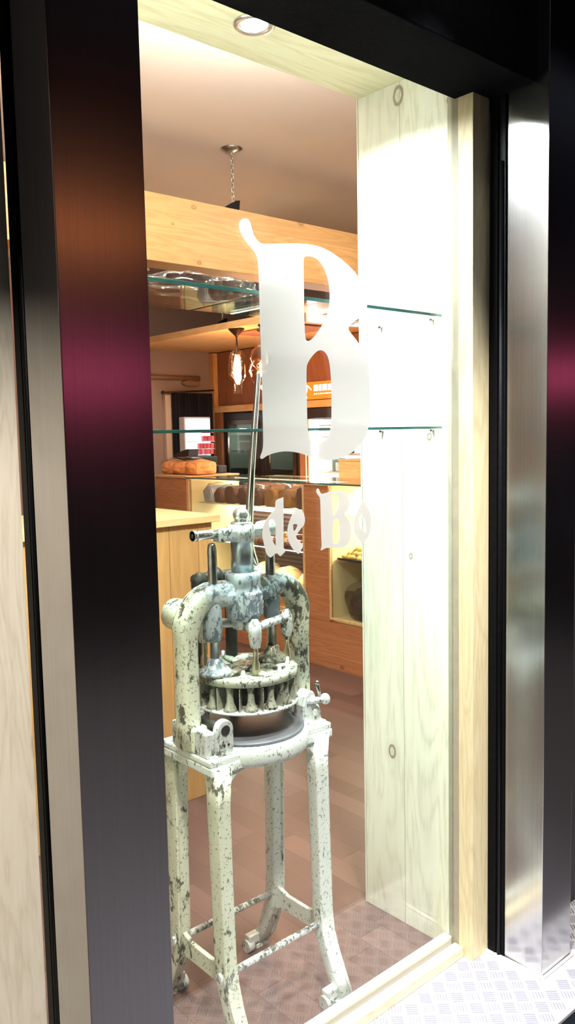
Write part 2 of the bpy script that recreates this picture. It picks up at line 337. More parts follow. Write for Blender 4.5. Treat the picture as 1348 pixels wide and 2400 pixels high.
# ------------------------------------------------------------------ mesh helpers
class MB:
    def __init__(s): s.bm = bmesh.new()
    def box(s, x0, x1, y0, y1, z0, z1, bev=0.0, rot=None, mi=0):
        t = bmesh.new(); bmesh.ops.create_cube(t, size=1)
        for v in t.verts:
            v.co = Vector(((x0+x1)/2+v.co.x*(x1-x0), (y0+y1)/2+v.co.y*(y1-y0), (z0+z1)/2+v.co.z*(z1-z0)))
        if bev > 0: bmesh.ops.bevel(t, geom=t.edges[:], offset=bev, segments=2, affect='EDGES', profile=0.6)
        if rot:
            c, mt = rot; bmesh.ops.transform(t, matrix=Matrix.Translation(c) @ mt @ Matrix.Translation(-Vector(c)), verts=t.verts)
        s._add(t, mi); return s
    def _add(s, t, mi=0, smooth=False):
        for f in t.faces:
            f.material_index = mi
            if smooth: f.smooth = True
        me = bpy.data.meshes.new('tmp'); t.to_mesh(me); t.free(); s.bm.from_mesh(me); bpy.data.meshes.remove(me)
    def sweep(s, pts, rads, seg=16, up=(0, 1, 0), caps=True, smooth=True, mi=0, sq=2.0):
        """tube through pts; rads: r or (a,b) per point (b along up); sq>2 squares the section"""
        pts = [Vector(p) for p in pts]; n = len(pts)
        if not isinstance(rads, list): rads = [rads]*n
        t = bmesh.new(); rings = []
        upv = Vector(up)
        for i, p in enumerate(pts):
            d = (pts[min(i+1, n-1)]-pts[max(i-1, 0)]).normalized()
            u = upv - d*upv.dot(d)
            if u.length < 1e-3: u = Vector((1, 0, 0))-d*d.x
            u.normalize(); q = d.cross(u)
            ra = rads[i]; a, b = (ra, ra) if isinstance(ra, (int, float)) else ra
            ring = []
            for k in range(seg):
                th = 2*PI*k/seg + (PI/seg if sq > 4 else 0); c, sn = math.cos(th), math.sin(th)
                e = 2.0/sq
                cx = math.copysign(abs(c)**e, c); sx = math.copysign(abs(sn)**e, sn)
                ring.append(t.verts.new(p + q*a*cx + u*b*sx))
            rings.append(ring)
        for i in range(n-1):
            for k in range(seg):
                t.faces.new((rings[i][k], rings[i][(k+1) % seg], rings[i+1][(k+1) % seg], rings[i+1][k]))
        if caps: t.faces.new(rings[0][::-1]); t.faces.new(rings[-1])
        bmesh.ops.recalc_face_normals(t, faces=t.faces[:])
        for f in t.faces: f.smooth = smooth and len(f.verts) == 4
        s._add(t, mi); return s
    def cyl(s, a, b, r, seg=20, mi=0, r2=None):
        a = Vector(a); b = Vector(b); 
        up = (0, 1, 0) if abs((b-a).normalized().y) < 0.9 else (0, 0, 1)
        return s.sweep([a, b], [r, r if r2 is None else r2], seg, up, mi=mi)
    def lathe(s, c, prof, seg=28, axis='Z', mi=0, caps=False):
        """prof: list of (r, h) along axis from centre c"""
        t = bmesh.new(); rings = []; c = Vector(c)
        for r, h in prof:
            ring = []
            for k in range(seg):
                th = 2*PI*k/seg; x, y = r*math.cos(th), r*math.sin(th)
                p = Vector((x, y, h)) if axis == 'Z' else (Vector((h, x, y)) if axis == 'X' else Vector((x, h, y)))
                ring.append(t.verts.new(c+p))
            rings.append(ring)
        for i in range(len(rings)-1):
            for k in range(seg):
                t.faces.new((rings[i][k], rings[i][(k+1) % seg], rings[i+1][(k+1) % seg], rings[i+1][k]))
        if caps: t.faces.new(rings[0][::-1]); t.faces.new(rings[-1])
        bmesh.ops.remove_doubles(t, verts=t.verts, dist=1e-6)
        bmesh.ops.recalc_face_normals(t, faces=t.faces[:])
        for f in t.faces: f.smooth = len(f.verts) <= 4
        s._add(t, mi); return s
    def prism(s, poly, axis, a, b, bev=0, mi=0):
        """poly of 2D points in the plane normal to axis, extruded a..b"""
        t = bmesh.new()
        def P(u, v, w_):
            return {'X': (w_, u, v), 'Y': (u, w_, v), 'Z': (u, v, w_)}[axis]
        A = [t.verts.new(P(u, v, a)) for u, v in poly]; B = [t.verts.new(P(u, v, b)) for u, v in poly]
        n = len(poly); t.faces.new(A); t.faces.new(B[::-1])
        for i in range(n): t.faces.new((A[i], B[i], B[(i+1) % n], A[(i+1) % n]))
        bmesh.ops.recalc_face_normals(t, faces=t.faces[:])
        if bev > 0:
            bmesh.ops.bevel(t, geom=[e for e in t.edges if e.calc_face_angle(0) > 0.6], offset=bev, segments=2, affect='EDGES')
        s._add(t, mi); return s
    def blob(s, c, r, sub=3, jit=0.0, freq=3.0, flat=None, seed=0, mi=0):
        t = bmesh.new(); bmesh.ops.create_icosphere(t, subdivisions=sub, radius=1)
        from mathutils import noise as NZ
        for v in t.verts:
            d = v.co.copy(); k = 1+jit*NZ.noise(d*freq+Vector((seed*3.1, seed*1.7, seed)))
            p = Vector((d.x*r[0]*k, d.y*r[1]*k, d.z*r[2]*k))
            if flat is not None and p.z < flat: p.z = flat
            v.co = Vector(c)+p
        s._add(t, mi, True); return s
    def build(s, name, m, parent=None, loc=None):
        me = bpy.data.meshes.new(name)
        if parent is not None:
            off = Vector(parent.location)
            if parent.parent: off = off + parent.parent.location
            par_w = off
        else:
            if loc is None:
                vs = [v.co for v in s.bm.verts]
                loc = ((min(v.x for v in vs)+max(v.x for v in vs))/2, (min(v.y for v in vs)+max(v.y for v in vs))/2, min(v.z for v in vs))
            par_w = Vector(loc)
        for v in s.bm.verts: v.co -= par_w
        s.bm.to_mesh(me); s.bm.free()
        for mm in (m if isinstance(m, (list, tuple)) else [m]): me.materials.append(mm)
        o = bpy.data.objects.new(name, me); COL.objects.link(o)
        if parent is not None: o.parent = parent
        else: o.location = par_w
        return o
def tag(o, label=None, cat=None, group=None, kind=None):
    if label: o['label'] = label
    if cat: o['category'] = cat
    if group: o['group'] = group
    if kind: o['kind'] = kind
    return o
def thing(name, loc, label, cat, group=None, kind=None):
    o = bpy.data.objects.new(name, None); COL.objects.link(o); o.location = loc; o.empty_display_size = 0.05
    return tag(o, label, cat, group, kind)
def struct(name, mb, m, label=None, parent=None):
    o = mb.build(name, m, parent)
    if parent is None: tag(o, label, None, None, 'structure')
    return o
def copy_tree(o, parent=None):
    c = o.copy(); COL.objects.link(c)
    if parent is not None: c.parent = parent
    for ch in [x for x in o.children]: copy_tree(ch, c)
    return c
def ip(y_, scale=1): return y_

# ================================================================== THE ROOM
GY = 1.400                      # glass plane
RX = 1.832                      # right reveal face
XB0, XB1 = -1.6, 4.95
YB = 6.2
CZ = 2.88
struct('floor', MB().box(XB0, XB1, 1.365, YB, -0.05, 0.0), LAMINATE, 'brown laminate plank floor of the shop')
struct('ceiling', MB().box(XB0, XB1, 1.755, YB, CZ, CZ+0.05), CEILING, 'plain beige painted ceiling')
struct('wall_back', MB().box(XB0, XB1, YB, YB+0.08, 0, CZ), PLASTER, 'mauve brown plaster back wall')
struct('wall_right', MB().box(XB1, XB1+0.08, 1.745, YB, 0, CZ), PLASTER, 'brown right wall behind the shelving')
struct('wall_left', MB().box(XB0-0.08, XB0, 1.4, YB, 0, CZ), WALLPAINT, 'beige left wall of the shop')
struct('wall_front', MB().box(2.0, XB1, 1.66, 1.745, 0, CZ).box(XB0, XB1, 1.70, 1.755, 2.515, CZ), WALLPAINT, 'front wall around the display window')

# display window: glass, reveal, soffit, sill
struct('window_1', MB().box(0.80, RX-0.003, GY, GY+0.006, 0.042, 2.475), GLASS, 'large clear glass pane of the display window')
struct('trim_1', MB().box(RX, RX+0.04, 1.418, 1.745, 0.0, 2.475, 0.001).box(RX+0.0, RX+0.04, 1.747, 1.752, 0, 2.475), PALE, 'right window reveal of two bleached knotty pine boards')
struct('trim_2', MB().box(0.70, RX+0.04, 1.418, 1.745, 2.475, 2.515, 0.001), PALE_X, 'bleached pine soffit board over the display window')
struct('trim_3', MB().box(0.758, 0.80, 1.418, 1.745, 0.0, 2.475), PALE, 'left window reveal of bleached pine')
stop_bm = MB().box(RX-0.002, RX+0.04, 1.383, 1.4175, 0.0, 2.475)
struct('trim_4', stop_bm, simple('shaded_timber_stop', (0.34, 0.31, 0.23), 0.7, 0, 30, 0.15, 0.2), 'thin timber stop beside the glass, shade put into its grey colour')  # grey-brown colour carries the shade on this side of the stop
struct('trim_5', MB().box(RX-0.003, 1.902, 1.335, 1.3825, 0.0, 2.368, 0.0015), [PALE_PLAIN], 'pale pine batten framing the right of the window')
struct('trim_6', MB().box(0.80, RX-0.0035, 1.365, 1.396, 0.0, 0.030, 0.002), PALE_SILL, 'pale pine sill batten on the tread plate')
struct('trim_7', MB().box(0.80, RX-0.002, 1.408, 1.436, 0.0, 0.042, 0.002), WHITE_PL, 'white glazing bead inside the glass')
struct('trim_8', MB().box(0.728, 0.80, 1.335, 1.40, 0.0, 2.368, 0.0015), PALE_PLAIN, 'pale pine batten framing the left of the window')
struct('trim_9', MB().box(0.44, 0.572, 1.335, 1.40, 0.0, 2.368, 0.0015), ROUGH_SAWN, 'rough sawn pale timber at the far left')
# lintel and fascia
lint = MB().box(XB0, 4.2, 1.20, 1.396, 2.368, 3.3, 0.004)
LINTEL = simple('black_gloss_free_steel', (0.006, 0.006, 0.007), 0.95, 0, 45, 0.6, 0.8, Specular_IOR_Level=0.02)
struct('wall_lintel', lint, LINTEL, 'black painted steel lintel over the shop window')
struct('wall_fascia', MB().box(XB0, 4.2, 0.70, 1.20, 2.75, 3.3, 0.006), BLACK, 'black fascia above the shopfront')
r = thing('added_fascia_lamp', (FASC[0], FASC[1], 2.75), 'added unseen round recessed white lamp under the black fascia above the threshold', 'ceiling light')
MB().lathe((FASC[0], FASC[1], 2.75), [(0.045, -0.004), (0.058, -0.006), (0.062, 0.0), (0.045, 0.0)], 28).build('trim_ring', WHITE_PL, r)
MB().lathe((FASC[0], FASC[1], 2.75), [(0, -0.001), (0.044, -0.001), (0.044, -0.004), (0, -0.005)], 28).build('led_face', E_WHITE, r)
# black jamb strips
def jamb(x0, x1, nm, lab):
    b = MB()
    b.box(x0, x1, 1.285, 1.334, 0.0, 2.366, 0.002)
    b.box(x0-0.006, x0, 1.306, 1.330, 0.0, 2.366, 0.002)
    b.cyl((x0-0.002, 1.297, 0.0), (x0-0.002, 1.297, 2.2), 0.006, 10)
    struct(nm, b, BLACK, lab)
jamb(1.903, 1.96, 'trim_10', 'black jamb strip between pine batten and right steel post')
jamb(0.578, 0.70, 'trim_11', 'black jamb strip beside the left steel post')
# stainless posts
struct('trim_12', MB().box(1.909, 2.055, 1.163, 1.284, 0.0, 2.75, 0.0015), BRUSHED, 'brushed stainless post at the right of the window')
struct('trim_13', MB().box(0.572, 0.728, 1.163, 1.284, 0.0, 2.75, 0.0015), BRUSHED, 'broad brushed stainless post at the left')
sb = MB().cyl((1.906, 1.158, 0.004), (1.896, 1.34, 0.004), 0.006, 8).cyl((1.905, 1.158, 0.004), (2.06, 1.158, 0.004), 0.004, 8)
struct('trim_14', sb, SILICONE, 'white silicone bead at the foot of the right post')

# neighbouring bay at far left (timber, door glass)
struct('window_2', MB().box(-1.0, 0.44, GY, GY+0.006, 0.03, 2.37), GLASS, 'glass of the neighbouring bay')
struct('trim_15', MB().box(-1.06, -1.0, 1.34, 1.45, 0.0, 2.47), PALE_PLAIN, 'pine frame of the neighbouring bay')
# right-hand shopfront beyond the post
struct('wall_side', MB().box(2.055, 4.2, 1.30, 1.60, 0, 2.75), FACADE, 'dark facade beyond the right post')

# tread plate outside
tp_ = MB().box(0.2, 3.2, 1.04, 1.365, -0.008, 0.0)
o_tr = struct('floor_threshold', tp_, TREAD, 'aluminium five bar tread plate outside the window')
bars = bmesh.new()
cell = 0.0425; ca, sa = math.cos(-YAW), math.sin(-YAW)
def bar(bmx, cx, cy, dx, dy, hl, hw, h):
    px, py = -dy, dx
    base = [bmx.verts.new((cx+sx*dx*hl+sy*px*hw, cy+sx*dy*hl+sy*py*hw, 0.0)) for sx, sy in ((-1, -1), (1, -1), (1, 1), (-1, 1))]
    top = [bmx.verts.new((cx+sx*dx*hl*0.75+sy*px*hw*0.3, cy+sx*dy*hl*0.75+sy*py*hw*0.3, h)) for sx, sy in ((-1, -1), (1, -1), (1, 1), (-1, 1))]
    for i in range(4): bmx.faces.new((base[i], base[(i+1) % 4], top[(i+1) % 4], top[i]))
    bmx.faces.new(top)
for i in range(-70, 90):
    for j in range(-70, 90):
        u, v = i*cell, j*cell
        cx, cy = 1.5+u*ca-v*sa, 1.2+u*sa+v*ca
        if not (0.75 < cx < 3.0 and 1.05 < cy < 1.355): continue
        if cx > 1.87 and cy > 1.13 and cx < 2.09: continue
        d = (ca, sa) if (i+j) % 2 == 0 else (-sa, ca)
        p = (-d[1], d[0])
        for k in range(-2, 3):
            bar(bars, cx+p[0]*k*0.0078, cy+p[1]*k*0.0078, d[0], d[1], 0.0165, 0.0026, 0.0028)
me = bpy.data.meshes.new('tread_bars'); bars.to_mesh(me); bars.free(); me.materials.append(BARS)
ob = bpy.data.objects.new('tread_bars', me); COL.objects.link(ob); ob.parent = o_tr
ob.location = -Vector(o_tr.location); tag(ob, kind='stuff')
# pavement, street, far facade
struct('floor_street', MB().box(-8, 12, -9, 1.038, -0.14, -0.06), ASPHALT, 'dark rough asphalt at the kerb')
struct('wall_opposite', MB().box(-8, 16, -5.6, -5.2, -0.14, 6.5), FACADE, 'dark house front across the street')
def street_sign(cx, z, wd, h, m, label):
    r = thing('street_sign', (cx, -5.2, z), label, 'sign')
    MB().box(cx-wd/2-0.03, cx+wd/2+0.03, -5.199, -5.13, z-0.03, z+h+0.03, 0.005).build('sign_box', DARK, r)
    MB().box(cx-wd/2, cx+wd/2, -5.129, -5.12, z, z+h, 0.002).build('sign_face', m, r)
street_sign(3.9, 2.0, 1.6, 0.20, E_PINK, 'long pink lit shop sign on the house front across the street')
street_sign(3.9, 3.4, 1.6, 0.20, E_ORNG, 'long orange lit shop sign high on the house front across the street')
street_sign(12.6, 2.2, 2.2, 0.34, E_PINK, 'pink lit shop sign far along the house front across the street')
# street lamp
r = thing('street_lamp', (-0.9, -1.2, -0.06), 'tall dark street lamp standing in front of the shop', 'street lamp')
MB().cyl((-0.9, -1.2, -0.06), (-0.9, -1.2, 5.6), 0.055, 16, r2=0.04).cyl((-0.9, -1.2, -0.06), (-0.9, -1.2, 0.5), 0.09, 16).build('pole', DARK, r)
MB().sweep([(-0.9, -1.2, 5.55), (-0.6, -1.1, 5.7), (0.1, -0.78, 5.64)], [0.03, 0.028, 0.025], 10, (0, 0, 1)).build('arm', DARK, r)
MB().lathe((LAMP_HEAD[0], LAMP_HEAD[1], 5.5), [(0.0, 0.16), (0.08, 0.15), (0.20, 0.04), (0.22, 0.0), (0.2, 0.0), (0.07, 0.12), (0, 0.13)], 24).build('lamp_shade', DARK, r)
MB().lathe((LAMP_HEAD[0], LAMP_HEAD[1], 5.5), [(0.0, 0.02), (0.10, 0.03), (0.10, 0.05), (0, 0.07)], 20).build('bulb', E_WHITE, r)

# ------------------------------------------------ window downlights
def downlight(x, y, z, label, power, color, group=None):
    r = thing('downlight', (x, y, z), label, 'ceiling light', group)
    MB().lathe((x, y, z), [(0.031, -0.001), (0.033, -0.005), (0.046, -0.008), (0.052, -0.003), (0.052, 0.0), (0.031, 0.0)], 36).build('trim_ring', CHROME, r)
    MB().lathe((x, y, z), [(0.0, -0.001), (0.031, -0.001), (0.031, -0.003), (0.0, -0.004)], 28).build('led_face', E_WHITE, r)
    lamp('AREA', 'downlight_light', (x, y, z-0.010), power, color, 0.10, target=(x, y, 0), spread=math.radians(150), parent=r)
    return r
COOL = (0.93, 0.98, 1.0)
downlight(1.315, 1.588, 2.475, 'round white recessed downlight glowing in the bleached pine soffit', 33, COOL)
downlight(0.93, 1.588, 2.475, 'added round white recessed downlight in the soffit, unseen behind the left post', 16, COOL)  # added second lamp, out of view
for i, (x, y) in enumerate(CEIL):
    r = thing('added_ceiling_lamp', (x, y, CZ), ['added unseen round warm ceiling lamp nearest the bulkhead board', 'added unseen round warm ceiling lamp above the serving counter', 'added unseen round warm ceiling lamp on the left of the shop'][i], 'ceiling light')
    MB().lathe((x, y, CZ), [(0.0, -0.009), (0.12, -0.009), (0.125, -0.005), (0.125, 0)], 32).build('lamp_cover', emit('warm_lamp_cover', (1, 0.82, 0.64), 5.0), r)

cv = thing('added_cove_light', (1.4, 1.80, 2.52), 'added unseen white light trough on top of the soffit board inside the shop', 'light')  # added trough, unseen, brightens the ceiling near the window
MB().box(0.75, 2.0, 1.757, 1.80, 2.52, 2.545, 0.003).build('trough', WHITE_PL, cv)
MB().box(0.80, 1.95, 1.765, 1.792, 2.5455, 2.549, 0.001).build('lit_tube', emit('added_cove_tube', (1, 0.93, 0.80), 3.0), cv)
lamp('AREA', 'cove_fill_lamp', (1.4, 1.79, 2.556), 36, (1, 0.95, 0.86), 1.1, sy=0.03, target=(1.4, 2.1, 2.9), parent=cv)
# ------------------------------------------------ glass shelves
def shelf(z, th, label):
    r = thing('glass_shelf', (1.3, 1.575, z), label, 'shelf', None)
    MB().box(0.802, RX-0.001, 1.4415, 1.711, z, z+th).build('glass_plate', SHELF_GLASS, r)
    MB().box(0.802, RX-0.001, 1.4395, 1.4413, z, z+th, 0.0004).build('front_edge', EDGE, r)
    MB().box(0.802, RX-0.001, 1.7112, 1.7125, z, z+th, 0.0003).build('rear_edge', EDGE2, r)
    for y in (1.47, 1.66):
        MB().cyl((RX-0.012, y, z-0.004), (RX+0.001, y, z-0.004), 0.0035, 10).build('shelf_pin', STEEL_ROD, r)
    MB().cyl((0.799, 1.47, z-0.004), (0.812, 1.47, z-0.004), 0.0035, 10).build('shelf_pin', STEEL_ROD, r)
    MB().cyl((0.799, 1.66, z-0.004), (0.812, 1.66, z-0.004), 0.0035, 10).build('shelf_pin', STEEL_ROD, r)
shelf(1.811, 0.008, 'upper glass shelf with teal edge across the display window')
shelf(1.508, 0.0065, 'lower glass shelf with teal edge at eye height in the display window')
# clear crumpled film packs lying on the upper shelf
def film_pack(c, r3, seed, label):
    b = MB(); b.blob(c, r3, 4, 0.45, 2.2, -r3[2]*0.9, seed)
    o = b.build('film_wrapped_pack', FILM); tag(o, label, 'plastic bag')
film_pack((1.145, 1.60, 1.846), (0.155, 0.075, 0.03), 3, 'crumpled clear plastic bag lying on the upper glass shelf left of the big letter')
film_pack((0.90, 1.60, 1.846), (0.07, 0.07, 0.028), 8, 'small crumpled clear plastic bag on the upper shelf beside the left post')

# ------------------------------------------------ vinyl letters
FO, RO = 0, 0
def cam_ray(x, y):
    d = Vector(((x-W_/2)/FOC, -(y-H_/2)/FOC, 1.0))
    return rr*d.x + uu*d.y + fw*d.z
def on_glass(x, y, Y=GY-0.0012):
    d = cam_ray(x, y); t = Y/d.y
    return (d.x*t, 1.5+d.z*t)
def chaikin(p, n):
    for _ in range(n):
        q = []
        for i in range(len(p)):
            a, b = p[i], p[(i+1) % len(p)]
            q.append((a[0]*.75+b[0]*.25, a[1]*.75+b[1]*.25)); q.append((a[0]*.25+b[0]*.75, a[1]*.25+b[1]*.75))
        p = q
    return p
def letter(label, origin, sc, loops, it):
    """outline of a letter, taken to its real size in metres on the pane"""
    L3 = []
    for lp in loops:
        pts = chaikin([on_glass(origin[0]+x/sc, origin[1]+y/sc) for x, y in lp], it)
        L3.append([Vector((x, 0, z)) for x, z in pts])
    allp = [p for l in L3 for p in l]
    tris = tessellate_polygon(L3)
    me = bpy.data.meshes.new('vinyl_letter')
    c = Vector(((min(p.x for p in allp)+max(p.x for p in allp))/2, 0, min(p.z for p in allp)))
    me.from_pydata([tuple(p-c) for p in allp], [], [tuple(t) for t in tris]); me.update()
    me.materials.append(VINYL)
    o = bpy.data.objects.new('vinyl_letter', me); COL.objects.link(o)
    o.location = (c.x, GY-0.0012, c.z)
    md = o.modifiers.new('thickness', 'SOLIDIFY'); md.thickness = 0.0003; md.offset = 0
    tag(o, label, 'lettering')
B_OUT = [(115,84),(150,84),(176,108),(190,160),(205,220),(232,270),(268,304),(300,314),(400,312),(550,308),(680,312),(800,335),(900,380),(1000,450),(1090,530),(1150,600),(1190,680),(1222,770),(1238,860),(1225,925),(1185,968),(1130,1008),(1085,1042),(1062,1078),(1088,1120),(1130,1170),(1165,1222),(1205,1280),(1230,1340),(1250,1430),(1260,1600),(1262,1780),(1255,1930),(1235,2020),(1200,2090),(1150,2155),(1080,2212),(1000,2250),(910,2268),(800,2256),(700,2225),(620,2200),(550,2188),(480,2186),(400,2200),(330,2225),(285,2262),(264,2242),(288,2190),(298,2130),(296,2000),(290,1800),(284,1500),(272,1150),(262,800),(254,520),(248,455),(228,400),(190,350),(145,300),(110,245),(85,195),(77,145),(88,105)]
B_IN1 = [(661,450),(672,430),(700,423),(750,432),(800,465),(845,530),(875,610),(892,690),(899,790),(890,900),(865,980),(820,1065),(765,1145),(725,1185),(695,1194),(678,1175),(670,1080),(665,760)]
B_IN2 = [(687,1425),(700,1385),(735,1330),(780,1283),(815,1270),(855,1288),(885,1340),(902,1430),(913,1600),(914,1850),(908,1970),(885,2050),(845,2100),(790,2125),(735,2110),(705,2050),(694,1950),(692,1800),(688,1600)]
letter('big frosted white capital B with a curled flag on the glass', (540, 490), 3.851, [B_OUT, B_IN1, B_IN2], 2)
d_out = [(298,165),(300,165),(301,440),(301,700),(304,722),(332,745),(268,808),(262,808),(226,765),(162,822),(156,822),(112,785),(92,690),(72,610),(68,560),(78,490),(100,425),(140,370),(180,325),(205,290),(212,255),(212,205),(240,185)]
d_in = [(150,405),(165,398),(190,412),(208,445),(215,480),(214,560),(216,690),(210,692),(185,645),(160,590),(146,510),(142,450)]
letter('small frosted white letter d under the left of the big capital', (600, 1130), 4.648, [d_out, d_in], 1)
e_out = [(440,283),(480,298),(515,325),(532,375),(536,430),(520,470),(480,520),(440,575),(438,600),(462,640),(500,670),(520,692),(470,780),(462,782),(425,755),(385,705),(352,635),(340,560),(346,490),(370,410),(405,335)]
e_in = [(404,456),(455,460),(448,490),(425,528),(413,535),(407,505)]
letter('small frosted white letter e between the d and the small capital', (600, 1130), 4.648, [e_out, e_in], 1)
b_out = [(665,68),(685,72),(694,95),(705,122),(725,128),(775,115),(835,98),(900,97),(955,115),(995,155),(1018,215),(1012,275),(990,315),(958,350),(985,375),(1020,430),(1032,500),(1030,610),(1000,680),(950,712),(880,720),(800,714),(755,720),(712,746),(704,738),(718,700),(712,600),(706,400),(702,200),(696,165),(665,125),(654,95)]
b_in1 = [(829,145),(835,128),(855,122),(885,135),(904,170),(910,215),(903,265),(885,310),(858,350),(836,370),(830,300)]
b_in2 = [(837,450),(850,415),(872,395),(895,400),(908,440),(914,520),(912,610),(900,655),(870,675),(842,668),(834,620)]
letter('small frosted white capital B over the orange counter post', (600, 1130), 4.648, [b_out, b_in1, b_in2], 1)
o_out = [(1158,202),(1165,202),(1205,245),(1240,320),(1255,400),(1252,500),(1228,590),(1172,668),(1165,670),(1120,630),(1080,570),(1066,500),(1070,430),(1088,360),(1120,285)]
o_in = [(1150,350),(1158,352),(1180,400),(1198,460),(1202,520),(1200,560),(1165,535),(1132,490),(1115,440),(1122,390)]
letter('small frosted white letter o beside the pine reveal', (600, 1130), 4.648, [o_out, o_in], 1)

# ================================================================== DOUGH DIVIDER MACHINE
MX, MY = 1.280, 1.640
mach = thing('dough_divider', (MX, MY, 0.0), 'antique cast iron dough divider press in chipped cream paint on four legs', 'baking machine')
# --- stand: four legs
def leg(sx, sy):
    x = 1.116 if sx < 0 else 1.438
    yt, ym, yf = (1.548, 1.540, 1.468) if sy < 0 else (1.728, 1.737, 1.818)
    sgn = -1 if sy < 0 else 1
    ko = (x+ (0.004 if sx < 0 else 0.012))
    pts = [(x, yt, 0.715), (x, yt, 0.62), (x+0.001, (yt+ym)/2, 0.42), (x+0.002, ym, 0.23), (x+0.003, ym+sgn*0.006, 0.17),
           (x+0.003, ym+sgn*0.026, 0.115), (x+0.004, ym+sgn*0.048, 0.065), (x+0.004, yf+sgn*0.004, 0.012)]
    rad = [(0.026, 0.026), (0.021, 0.021), (0.0195, 0.0195), (0.019, 0.020), (0.019, 0.021), (0.018, 0.019), (0.017, 0.018), (0.017, 0.018)]
    b = MB().sweep(pts, rad, 12, (1, 0, 0), sq=9)
    # rib along the corner
    ox = -1 if sx < 0 else 1
    b.sweep([(p[0]+ox*0.016, p[1]-0.0*sgn, p[2]) for p in pts], [(0.024, 0.004)]*2+[(0.0225, 0.004)]*6, 8, (1, 0, 0), sq=9)
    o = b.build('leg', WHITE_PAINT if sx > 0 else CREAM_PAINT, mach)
    # foot with a small roller
    f = MB().box(x-0.022, x+0.024, yf-0.022, yf+0.022, 0.0, 0.014, 0.003)
    ix = -1 if sx > 0 else 1
    yr = yf - sgn*0.012
    f.box(min(x, x+ix*0.05), max(x, x+ix*0.05), yr-0.012, yr+0.012, 0.022, 0.05, 0.004)
    f.build('foot', WHITE_PAINT, o)
    MB().cyl((x+ix*0.032, yr, 0.0185), (x+ix*0.056, yr, 0.0185), 0.0182, 18).build('roller', CAST_PAINT, o)
for sx, sy in ((-1, -1), (1, -1), (-1, 1), (1, 1)): leg(sx, sy)
# side webs between front and rear leg
for x in (1.119, 1.442):
    poly = [(1.535, 0.235), (1.56, 0.215), (1.60, 0.205), (1.68, 0.205), (1.715, 0.215), (1.742, 0.235), (1.748, 0.185), (1.752, 0.15), (1.72, 0.152), (1.70, 0.158), (1.58, 0.158), (1.555, 0.152), (1.525, 0.15), (1.53, 0.185)]
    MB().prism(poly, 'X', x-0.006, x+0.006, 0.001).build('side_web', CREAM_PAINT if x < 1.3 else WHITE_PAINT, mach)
    up = [(1.53, 0.71)]
    for k in range(9):
        a = PI/2*k/8; up.append((1.562+0.055*(1-math.cos(a)) , 0.60+0.085*math.sin(a)))
    for k in range(9):
        a = PI/2*(1-k/8); up.append((1.714-0.055*(1-math.cos(a)), 0.60+0.085*math.sin(a)))
    up.append((1.746, 0.71))
    MB().prism(up, 'X', x-0.012, x+0.012, 0.001).build('haunch', CREAM_PAINT, mach)
for y in (1.537, 1.738):
    b = MB().cyl((1.118, y, 0.195), (1.445, y, 0.195), 0.0085, 14)
    o = b.build('tie_rod', CAST_PAINT, mach)
    for x in (1.096, 1.462): MB().cyl((x-0.005, y, 0.195), (x+0.005, y, 0.195), 0.0125, 6).build('nut', CAST_PAINT, o)
# front and rear top brackets
for y, yy in ((1.545, 0), (1.731, 1)):
    up = [(1.10, 0.71)]
    for k in range(9):
        a = PI/2*k/8; up.append((1.132+0.05*(1-math.cos(a)), 0.63+0.062*math.sin(a)))
    for k in range(9):
        a = PI/2*(1-k/8); up.append((1.424-0.05*(1-math.cos(a)), 0.63+0.062*math.sin(a)))
    up.append((1.455, 0.71))
    MB().prism(up, 'Y', y-0.010, y+0.010, 0.001).build('haunch', WHITE_PAINT, mach)
# --- bed plate
bed = MB()
bed.box(1.083, 1.478, 1.528, 1.752, 0.700, 0.722, 0.004)
bed.box(1.083, 1.205, 1.532, 1.748, 0.722, 0.738, 0.004)
bed.box(1.395, 1.478, 1.532, 1.748, 0.722, 0.738, 0.004)
bed.box(1.095, 1.175, 1.544, 1.63, 0.738, 0.743, 0.002)
bed.box(1.425, 1.472, 1.544, 1.63, 0.738, 0.743, 0.002)
bed.lathe((MX, MY, 0), [(0.0, 0.695), (0.14, 0.695), (0.154, 0.702), (0.158, 0.714), (0.158, 0.742), (0.155, 0.7485), (0.146, 0.7495), (0, 0.7495)], 64)
bed.build('bed_plate', WHITE_PAINT, mach)
MB().lathe((MX, MY, 0), [(0, 0.7497), (0.145, 0.7497), (0.1475, 0.751), (0.1475, 0.7555), (0.1455, 0.7575), (0.0, 0.7575)], 64).build('dough_pan', DISC_TOP, mach)
MB().cyl((1.15, 1.590, 0.743), (1.15, 1.590, 0.749), 0.008, 6).build('bolt', DARKIRON, mach)
MB().cyl((1.46, 1.62, 0.743), (1.46, 1.62, 0.75), 0.008, 6).build('bolt', DARKIRON, mach)
# --- hinge lugs
def lug(x0, x1, name):
    poly = [(1.540, 0.738), (1.540, 0.795)]
    for k in range(11):
        a = PI*(1-k/10); poly.append((1.5625+0.0225*math.cos(a), 0.800+0.0225*math.sin(a)))
    poly += [(1.585, 0.795), (1.592, 0.738)]
    return poly
